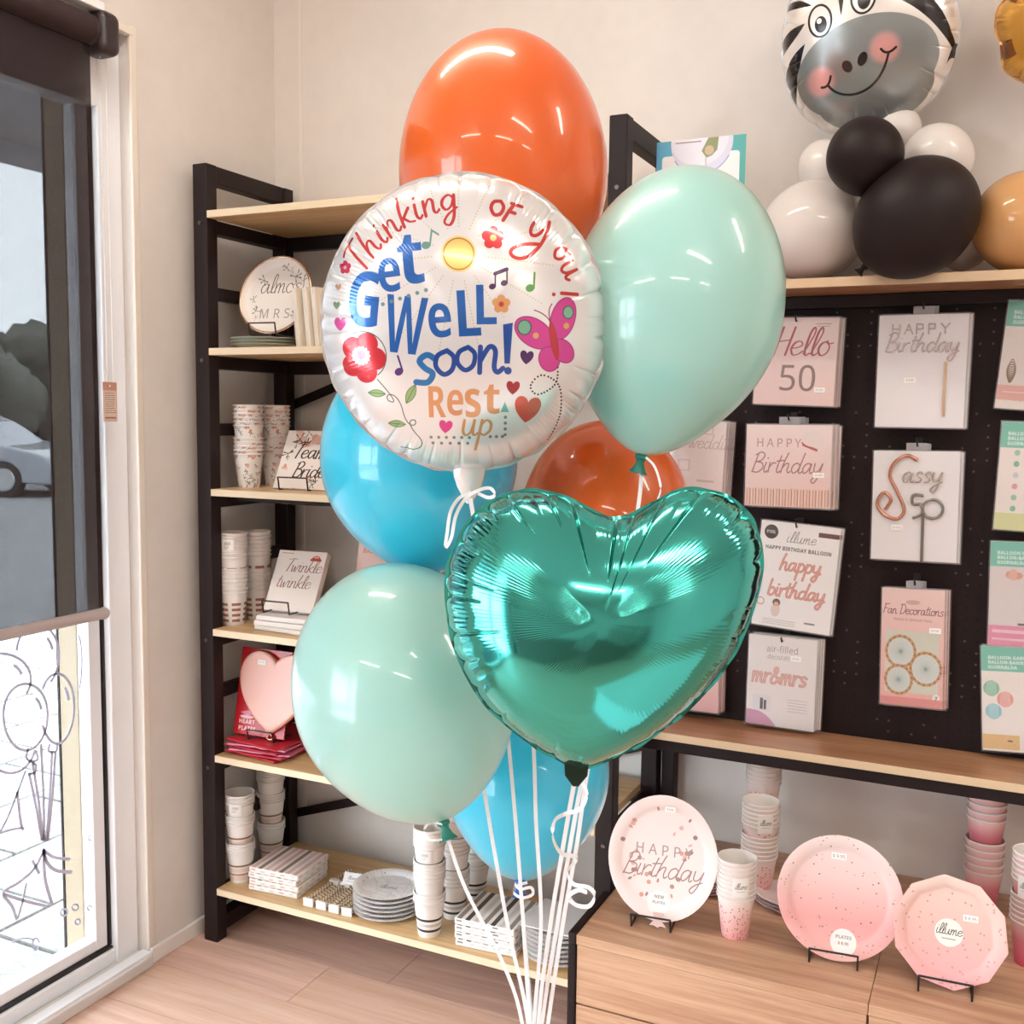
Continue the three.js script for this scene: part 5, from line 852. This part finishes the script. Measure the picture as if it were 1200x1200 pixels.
pegPacket({ name: 'balloon_packet', label: 'white packet with pink letter balloons reading happy birthday, front one on its hook', behind: 'white happy birthday balloon packet hanging behind the front one', group: 'happy birthday balloon packets', corners: [[893.5, 609], [987, 620], [971, 745], [880, 730]], n: 3, hookDy: .01,
  front: print(448, 600, (c, w, h) => { c.fillStyle = '#faf7f5'; c.fillRect(0, 0, w, h); dot(c, 62, 60, 40, '#2a2627'); word(c, 'FOIL', 62, 68, 24, { color: '#e8e2de', align: 'center' }); script(c, 'illume', 150, 108, 32, { color: '#6f6867', width: .1, slant: .3, sp: .12 }); c.fillStyle = '#5e2a2e'; c.fillRect(330, 34, 116, 26); word(c, 'HAPPY BIRTHDAY BALLOON', 224, 158, 30, { color: '#3a3536', align: 'center', sx: .95 }); const pk = { color: '#cf7f72', width: .27, slant: .15 }, pl = { color: '#efc3b8', width: .07, slant: .15 }; for (const s of [pk, pl]) { script(c, 'happy', 130, 268, 46, s); script(c, 'birthday', 74, 420, 46, s); } ell(c, 130, 500, 26, 40, 0, '#ead7cc'); dot(c, 132, 458, 22, '#6b4a3c'); dot(c, 132, 468, 14, '#e2b49a'); c.beginPath(); c.strokeStyle = '#cf8a7c'; c.lineWidth = 5; c.arc(40, 460, 20, 0, 7); c.stroke(); c.fillStyle = '#8a8382'; c.fillRect(300, 548, 60, 10); c.fillStyle = '#cfc8c5'; for (let i = 0; i < 3; i++) c.fillRect(60, 556 + i * 12, 190, 4); }) });
pegPacket({ name: 'balloon_packet', label: 'white packet with pink mr and mrs letter balloons, front one on its hook', behind: 'white mr and mrs balloon packet hanging behind the front one', group: 'mr and mrs packets', corners: [[880, 743], [958, 751], [954, 858], [872, 846]], n: 4, hookDy: .012, price: [.2, .28],
  front: print(448, 560, (c, w, h) => { c.fillStyle = '#f3eeec'; c.fillRect(0, 0, w, h); word(c, 'air-filled', 224, 96, 56, { color: '#a8a3a8', align: 'center', weight: 'normal' }); word(c, 'decoration', 224, 140, 40, { color: '#b0abb0', align: 'center', weight: 'normal' }); script(c, 'mr&mrs', 30, 290, 60, { color: '#d69a92', width: .28, slant: .15 }); script(c, 'mr&mrs', 30, 290, 60, { color: '#f1cfc8', width: .07, slant: .15 }); c.fillStyle = '#d8a0c0'; c.beginPath(); c.moveTo(0, 470); c.quadraticCurveTo(120, 450, 200, 560); c.lineTo(0, 560); c.fill(); c.fillStyle = '#e8e6ea'; c.fillRect(40, 370, 120, 100); c.fillStyle = '#4a4d5c'; c.fillRect(90, 390, 20, 70); c.fillRect(116, 400, 16, 60); c.fillStyle = '#c9c3c6'; for (let i = 0; i < 5; i++) c.fillRect(270, 380 + i * 18, 130, 4); }) });
{ // cake toppers: raised foil lettering behind clear plastic
  const topperCard = (w, h) => print(384, 480, (c, W, H) => { c.fillStyle = '#f7f5f7'; c.fillRect(0, 0, W, H); }, .3);
  const letters = (text, x, y, size, r, slant = .2, sp = .04) => { const gs = []; let pen = x; for (const ch of text) { const q = glyphPaths(ch); for (const st of q.strokes) { const pts = crSamples(st, 5).map(([u, v]) => V3(pen + (u + slant * v) * size, y + v * size, 0)); if (pts.length > 1) gs.push(new THREE.TubeGeometry(new THREE.CatmullRomCurve3(pts), pts.length * 2, r, 5)); } pen += (q.w + sp) * size; } return mergeGeometries(gs); };
  const A = pegPacket({ name: 'cake_topper_packet', label: 'clear packet with a silvery pink HAPPY Birthday cake topper', behind: 'silvery Birthday topper packet hanging behind the front one', group: 'Birthday topper packets', corners: [[1031, 370], [1134, 367], [1131, 502], [1025, 500]], n: 3, tab: true, price: [-.12, -.08], front: topperCard() });
  const pale = mat(RGB(.72, .62, .62), .25, { metalness: .5 }), goldM = mat(RGB(.72, .50, .34), .22, { metalness: .7 }), dark = mat(RGB(.30, .28, .26), .25, { metalness: .7 }), copper = mat(RGB(.66, .33, .24), .22, { metalness: .8 });
  { const f = .0048; const t1 = part(A.o, 'topper_letters', letters('Birthday', -A.w * .42, A.h * .17, .0205, .0019).translate(0, 0, f), pale); const cap = mergeGeometries([['H', 0], ['A', 1], ['P', 2], ['P', 3], ['Y', 4]].map(([ch, i]) => { const L = { H: [[0, 0, 0, 1], [.7, 0, .7, 1], [0, .5, .7, .5]], A: [[0, 0, .4, 1], [.8, 0, .4, 1], [.15, .4, .65, .4]], P: [[0, 0, 0, 1], [0, 1, .6, .95], [.6, .95, .6, .5], [.6, .5, 0, .45]], Y: [[0, 1, .4, .5], [.8, 1, .4, .5], [.4, .5, .4, 0]] }[ch]; return mergeGeometries(L.map(([a, b, c, d]) => wire([V3(a, b, 0), V3(c, d, 0)].map((v) => v.multiplyScalar(.021).add(V3(-A.w * .34 + i * .0245, A.h * .33, f))), .0016, 5))); })); part(A.o, 'topper_letters', cap, pale); part(A.o, 'topper_stick', rbox(.006, A.h * .48, .002, .0008, A.w * .27, -A.h * .16, f), goldM, 'gold stick'); }
  const B = pegPacket({ name: 'cake_topper_packet', label: 'clear packet with a rose gold Sassy 50 cake topper', behind: 'Sassy 50 topper packet hanging behind the front one', group: 'Sassy 50 topper packets', corners: [[1026, 527.6], [1126, 530], [1120.6, 659], [1018.7, 655]], n: 3, tab: true, price: [-.2, -.2], front: topperCard() });
  { const f = .005, w = B.w, h = B.h, P = (x, y) => V3(x * w, y * h, f); const bigS = [[.02, .42], [-.1, .46], [-.24, .4], [-.3, .28], [-.2, .12], [-.12, -.05], [-.2, -.12], [-.36, -.08], [-.44, .02], [-.36, .12], [-.28, .06], [-.34, -.04]].map(([x, y]) => P(x, y));
    part(B.o, 'topper_letters', new THREE.TubeGeometry(new THREE.CatmullRomCurve3(bigS), 90, .0042, 6), copper, 'rose gold letter S');
    part(B.o, 'topper_letters', letters('assy', -w * .16, h * .22, .0225, .002).translate(0, 0, f), mat(RGB(.62, .55, .50), .22, { metalness: .7 }));
    part(B.o, 'topper_number', mergeGeometries([new THREE.TorusGeometry(w * .115, .0032, 8, 40).translate(w * .21, -h * .02, f), new THREE.TubeGeometry(new THREE.CatmullRomCurve3([[.1, .1], [-.02, .1], [-.02, .02], [.07, .02], [.09, -.06], [-.02, -.11]].map(([x, y]) => P(x, y))), 50, .0035, 6)]), dark, 'grey number 50');
    part(B.o, 'topper_stick', rbox(.0065, h * .42, .002, .0008, w * .1, -h * .29, f), dark); }
}
pegPacket({ name: 'decoration_packet', label: 'pink packet of mint paper fans lettered Fan Decorations, front one on its hook', behind: 'pink Fan Decorations packet hanging behind the front one', group: 'Fan Decorations packets', corners: [[1038, 689], [1111, 692.5], [1101, 831], [1027, 823]], n: 4, edge: paperPink, tab: true, price: [.36, .16],
  front: print(400, 700, (c, w, h) => { blushBg(c, w, h, '#f8dcd5', '#f0b0aa'); c.fillStyle = '#d9dccb'; c.fillRect(28, 250, w - 56, 372); script(c, 'Fan Decorations', 200, 150, 29, { centre: true, color: '#7a463f', width: .15, slant: .2 }); word(c, 'Pretty & delicate fans', 200, 190, 24, { color: '#a97c74', align: 'center', weight: 'normal', family: 'serif' }); ell(c, 200, 78, 46, 14, 0, '#d9b3a8'); const fan = (x, y, r) => { for (let i = 0; i < 34; i++) { const a = i / 34 * 6.283; ell(c, x + r * Math.cos(a), y + r * Math.sin(a), 15, 10, a, i % 2 ? '#b07a45' : '#cf9c62'); } dot(c, x, y, r * .95, '#dfe5df'); c.strokeStyle = '#a8bdb8'; c.lineWidth = 2.5; for (let i = 0; i < 30; i++) { c.beginPath(); c.moveTo(x, y); c.lineTo(x + r * .93 * Math.cos(i * .2094), y + r * .93 * Math.sin(i * .2094)); c.stroke(); } dot(c, x, y, 9, '#8ba59f'); }; fan(290, 470, 92); fan(128, 375, 88); fan(118, 545, 80); dot(c, 360, 640, 24, '#f5f0ec'); c.fillStyle = '#e58f8c'; c.fillRect(0, 650, w, 50); word(c, '7', 360, 652, 30, { color: '#444', align: 'center' }); }) });
// mint header packets at the right
const hdr = (c, w, h, l1) => { c.fillStyle = '#f1e9e3'; c.fillRect(0, 0, w, h); c.fillStyle = '#74c7b4'; c.fillRect(0, 0, w, h * .235); ['BALLOON GARLAND', 'BALLON-BANNIERE', 'GUIRNALDA'].forEach((t, i) => word(c, t, 34, h * (.12 + i * .045), h * .046, { color: '#e9f4ef' })); };
[[[1177, 352], [1170.6, 478], 'mint header packet printed with flowers and a cactus, topmost of its column', 'flowers', (c, w, h) => { ell(c, 300, 300, 150, 90, .2, '#f3cfc4'); floral(c, w, h * .35, 0, 20, 4); c.strokeStyle = '#8a6a4a'; c.lineWidth = 6; for (let i = 0; i < 14; i++) { c.beginPath(); c.arc(60, 300 + i * 9, 22 * Math.sin((i + 1) / 15 * 3.1), 0, 3.14); c.stroke(); } blossom(c, 190, 480, 40, 5); sprig(c, 120, 490, 34, 6, '#9c8a54'); c.fillStyle = '#e8b3a8'; c.fillRect(0, h * .78, w, h * .14); c.fillStyle = '#f6e4dc'; c.fillRect(30, h * .84, w - 120, 5); }],
 [[1172, 494], [1166.5, 620], 'mint header packet printed with coloured dots and a lime foot', 'dots', (c, w, h) => { for (let i = 0; i < 30; i++) dot(c, 90 + (i % 5) * 78, h * .28 + Math.floor(i / 5) * 58, 15, ['#9cc9b8', '#d8a0b4', '#cfd0d6', '#7fbf9d'][(i * 7) % 4]); c.fillStyle = '#d9deA4'; c.fillRect(0, h * .84, w, h * .16); }],
 [[1160, 634], [1158.5, 756], 'mint header packet with a pink foot, second from the bottom of its column', 'pink', (c, w, h) => { c.fillStyle = '#dfd6d4'; c.fillRect(0, h * .235, w, h * .6); blossom(c, 120, 180, 60, 9); c.fillStyle = '#e58fae'; c.fillRect(0, h * .8, w, h * .2); c.fillStyle = '#f3c7d6'; c.fillRect(20, h * .84, 200, 18); c.fillRect(20, h * .92, 300, 12); c.fillStyle = '#4f6b60'; c.fillRect(150, h * .77, 70, 12); }],
 [[1155, 757], [1146, 878], 'mint header packet with honeycomb balls resting near the middle board', 'balls', (c, w, h) => { for (const [x, y, q] of [[50, .4, '#86c4a8'], [120, .5, '#e5a29a'], [60, .62, '#8fcad2'], [330, .5, '#d9b98f']]) { dot(c, x, h * y, 42, q); c.strokeStyle = 'rgba(255,255,255,.5)'; c.lineWidth = 3; for (let i = -3; i < 4; i++) { c.beginPath(); c.moveTo(x + i * 6, h * y - 38); c.lineTo(x + i * 9, h * y + 38); c.stroke(); } } c.fillStyle = '#e8c084'; c.fillRect(0, h * .84, 190, h * .14); c.fillStyle = '#6b5b4a'; c.fillRect(130, h * .89, 26, 8); }]]
  .forEach(([tl, bl, label, kind, draw]) => pegPacket({ name: 'garland_packet', label, behind: `mint header packet with ${kind} hanging behind the front one`, group: `mint packets with ${kind}`, corners: [tl, [tl[0] + 104, tl[1] + 4], [bl[0] + 106, bl[1] + 8], bl], n: 2, hookDy: .02, front: print(448, 560, (c, w, h) => { hdr(c, w, h); draw(c, w, h); }), edge: mat(RGB(.62, .78, .70), .5) }));
// packets half hidden behind the mint balloon and the heart
pegPacket({ name: 'banner_packet', label: 'pale pink invitation packet hanging behind the upper mint balloon', behind: 'pale pink invitation packet hanging behind the front one', group: 'pale pink invitation packets', corners: [[772, 490], [852, 495], [846, 582], [766, 575]], n: 5, edge: paperPink, front: print(320, 352, (c, w, h) => { blushBg(c, w, h, '#f9ece7', '#f6ded8'); script(c, 'Wedding', 150, 130, 34, { color: '#c9b1a6', width: .1 }); c.strokeStyle = '#c9b1a6'; c.lineWidth = 3; c.strokeRect(190, 20, 70, 40); c.strokeRect(110, 190, 50, 50); c.fillStyle = '#d9beb4'; c.fillRect(200, 280, 80, 10); }) });
pegPacket({ name: 'banner_packet', label: 'plain pink packet hanging low behind the foil heart', behind: 'plain pink packet hanging behind the low front one', group: 'plain pink packets', corners: [[768, 735], [845, 742], [840, 836], [764, 826]], n: 4, edge: paperPink, front: print(128, 128, (c, w, h) => blushBg(c, w, h, '#f2cdc9', '#eab3b0')) });
// ================================================================ plates and cups on the base cabinets
{
  const y = CT;
  const hb = print(640, 720, (c, w, h) => { c.fillStyle = '#f7e4e0'; c.fillRect(0, 0, w, h); for (let i = 0; i < 34; i++) { const a = hash(i, 1, 5) * 6.283, r = (.35 + .5 * hash(i, 2, 5)) * 300; ell(c, 320 + r * Math.cos(a), 360 + r * 1.1 * Math.sin(a), 13, 13 - 6 * (i % 3 === 0), a, ['#b98d84', '#e3b3ae', '#d9a08f', '#a08480'][i % 4]); } word(c, 'HAPPY', 320, 352, 84, { color: '#b09390', align: 'center', weight: 'normal', spacing: 22 }); script(c, 'Birthday', 322, 478, 64, { color: '#a67f7c', width: .11, slant: .3, centre: true }); dot(c, 312, 618, 66, '#f6efec'); word(c, 'NEW', 312, 596, 26, { color: '#9a8d8a', align: 'center' }); word(c, 'PLATES', 312, 626, 22, { color: '#9a8d8a', align: 'center' }); });
  const b1 = atY(770, 1088, y), R1 = .128;
  const P1 = standingPlate('oval pink balloon shaped plate lettered HAPPY Birthday on the wooden cabinet', V3(b1.x, y + .012, b1.z - .012), R1, .26, .12, hb, { sx: .9 });
  { const s = new THREE.Shape(); s.moveTo(-.012, .012); s.lineTo(.012, .012); s.lineTo(.006, -.002); s.lineTo(.018, -.016); s.lineTo(.006, -.014); s.lineTo(0, -.018); s.lineTo(-.008, -.014); s.lineTo(-.018, -.015); s.lineTo(-.007, -.002); s.lineTo(-.012, .012); part(P1, 'balloon_knot', new THREE.ExtrudeGeometry(s, { depth: .003, bevelEnabled: false }).translate(0, .006, .012), mat(RGB(.82, .58, .56), .4), 'pink cut-out knot'); priceTag(P1, .01, R1 * 1.78, .014, .022); }
  wireStand(V3(b1.x - .01, y, b1.z + .012), .082, .03, 'black wire stand holding the HAPPY Birthday plate', .12);
  for (let i = 0; i < 5; i++) { const p = atZ(825, 1010, .3); const q = solo('paper_plate', plateG(.1), mat(RGB(.84, .55, .60), .45), nth(i, 5, 'pink plate', 'the flat pile behind the HAPPY Birthday plate'), 'plate', V3(p.x - .028, y + .0005 + i * .0072, .27), 'pink plates behind the birthday plate'); q.scale.set(1, 1, .8); }
  const c1 = atY(861, 1095, y); cupStack(c1, [[9, 0]], cupMat.blush, ['pink dotted cup', 'the short stack beside the HAPPY Birthday plate'], 'dotted cups, front stack', { sticker: { at: 5, m: stIllume, label: 'round illume sticker', a: .45, y: .07, h: .042 }, pitch: .0098, scale: .98 });
  const c2 = atY(888, 1046, y); cupStack(c2, [[6, 0], [6, .015]], cupMat.blush, ['pink dotted cup', 'the middle one of three dotted stacks'], 'dotted cups, middle stack', { sticker: { at: 9, m: stIllume, label: 'round illume sticker', a: .5, y: .07, h: .042 }, pitch: .0098 });
  const c3 = atZ(892, 990, .14); cupStack(V3(c3.x, y, .14), [[8, 0], [11, .045]], cupMat.blush, ['pink dotted cup', 'the tallest stack against the wall'], 'dotted cups, rear stack', { pitch: .0105 });
  const rp = print(640, 640, (c, w) => { const g = c.createLinearGradient(0, 0, 0, w); g.addColorStop(0, '#f3e4e2'); g.addColorStop(.35, '#f0cfcb'); g.addColorStop(.7, '#eba9a6'); g.addColorStop(1, '#f0b9b2'); c.fillStyle = g; c.fillRect(0, 0, w, w); for (let i = 0; i < 110; i++) dot(c, hash(i, 1, 6) * w, hash(i, 2, 6) * w, 2 + 2.5 * hash(i, 3, 6), i % 3 ? '#a77b72' : '#7f665f'); dot(c, 350, 545, 66, '#f5efeb'); word(c, 'PLATES', 350, 530, 24, { color: '#9a8d8a', align: 'center' }); word(c, '$ 8.95', 350, 560, 20, { color: '#9a8d8a', align: 'center' }); c.fillStyle = '#fbf8f6'; c.fillRect(270, 96, 76, 34); word(c, '$ 9.95', 308, 122, 24, { color: '#8a8584', align: 'center', weight: 'normal' }); });
  const b2 = atY(979, 1130, y); standingPlate('large round pink ombre plate with rose flecks on the wooden cabinet', V3(b2.x, y + .004, b2.z - .012), .119, .25, .1, rp);
  wireStand(V3(b2.x - .003, y, b2.z + .012), .09, .032, 'black wire stand holding the round pink ombre plate', .1);
  const dp = print(640, 640, (c, w) => { const g = c.createLinearGradient(0, 0, 0, w); g.addColorStop(0, '#f2d9cf'); g.addColorStop(.5, '#f0c0b8'); g.addColorStop(1, '#eeb0b4'); c.fillStyle = g; c.fillRect(0, 0, w, w); for (let i = 0; i < 120; i++) { const v = 1 - Math.pow(hash(i, 4, 6), 1.8) * .85; dot(c, hash(i, 5, 6) * w, v * w, 6, '#d69a96'); } ell(c, 318, 330, 78, 78, 0, '#f7f1ea'); script(c, 'illume', 318, 340, 30, { centre: true, color: '#2d2a2a', width: .12, slant: .25 }); c.fillStyle = '#9a8f88'; c.fillRect(280, 362, 76, 5); c.fillStyle = '#fbf8f6'; c.fillRect(392, 214, 80, 36); word(c, '$ 8.95', 432, 241, 24, { color: '#8a8584', align: 'center', weight: 'normal' }); });
  const b3 = atY(1109, 1164, y); standingPlate('ten-sided pink plate with a round illume sticker on the wooden cabinet', V3(b3.x, y + .003, b3.z - .012), .103, .3, .06, dp, { seg: 10, spin: .12 });
  wireStand(V3(b3.x - .002, y, b3.z + .014), .092, .034, 'black wire stand holding the ten-sided plate', .06);
  for (let i = 0; i < 3; i++) solo('paper_plate', plateG(.1), mat(RGB(.80, .66, .66), .4), nth(i, 3, 'pale pink plate', 'the pile behind the round ombre plate'), 'plate', V3(atZ(915, 1045, .34).x + .03, y + .0005 + i * .0072, .28), 'pale plates behind the ombre plate').scale.set(1, 1, .7);
  const c4 = atY(1150, 1062, y); cupStack(V3(c4.x, y, Math.max(c4.z, .1)), [[5, 0], [6, .035]], cupMat.rose, ['deep rose cup', 'the stack against the wall'], 'rose cups, wall stack', { pitch: .0165 });
  const c5 = atY(1206, 1128, y); cupStack(c5, [[6, 0], [6, .02]], cupMat.rose, ['deep rose cup', 'the stack beside the ten-sided plate'], 'rose cups, near stack', { pitch: .0105, sticker: { at: 8, m: stIllume, label: 'round illume sticker', a: -.35, y: .06, h: .04 } });
}
renderer.render(scene, camera);
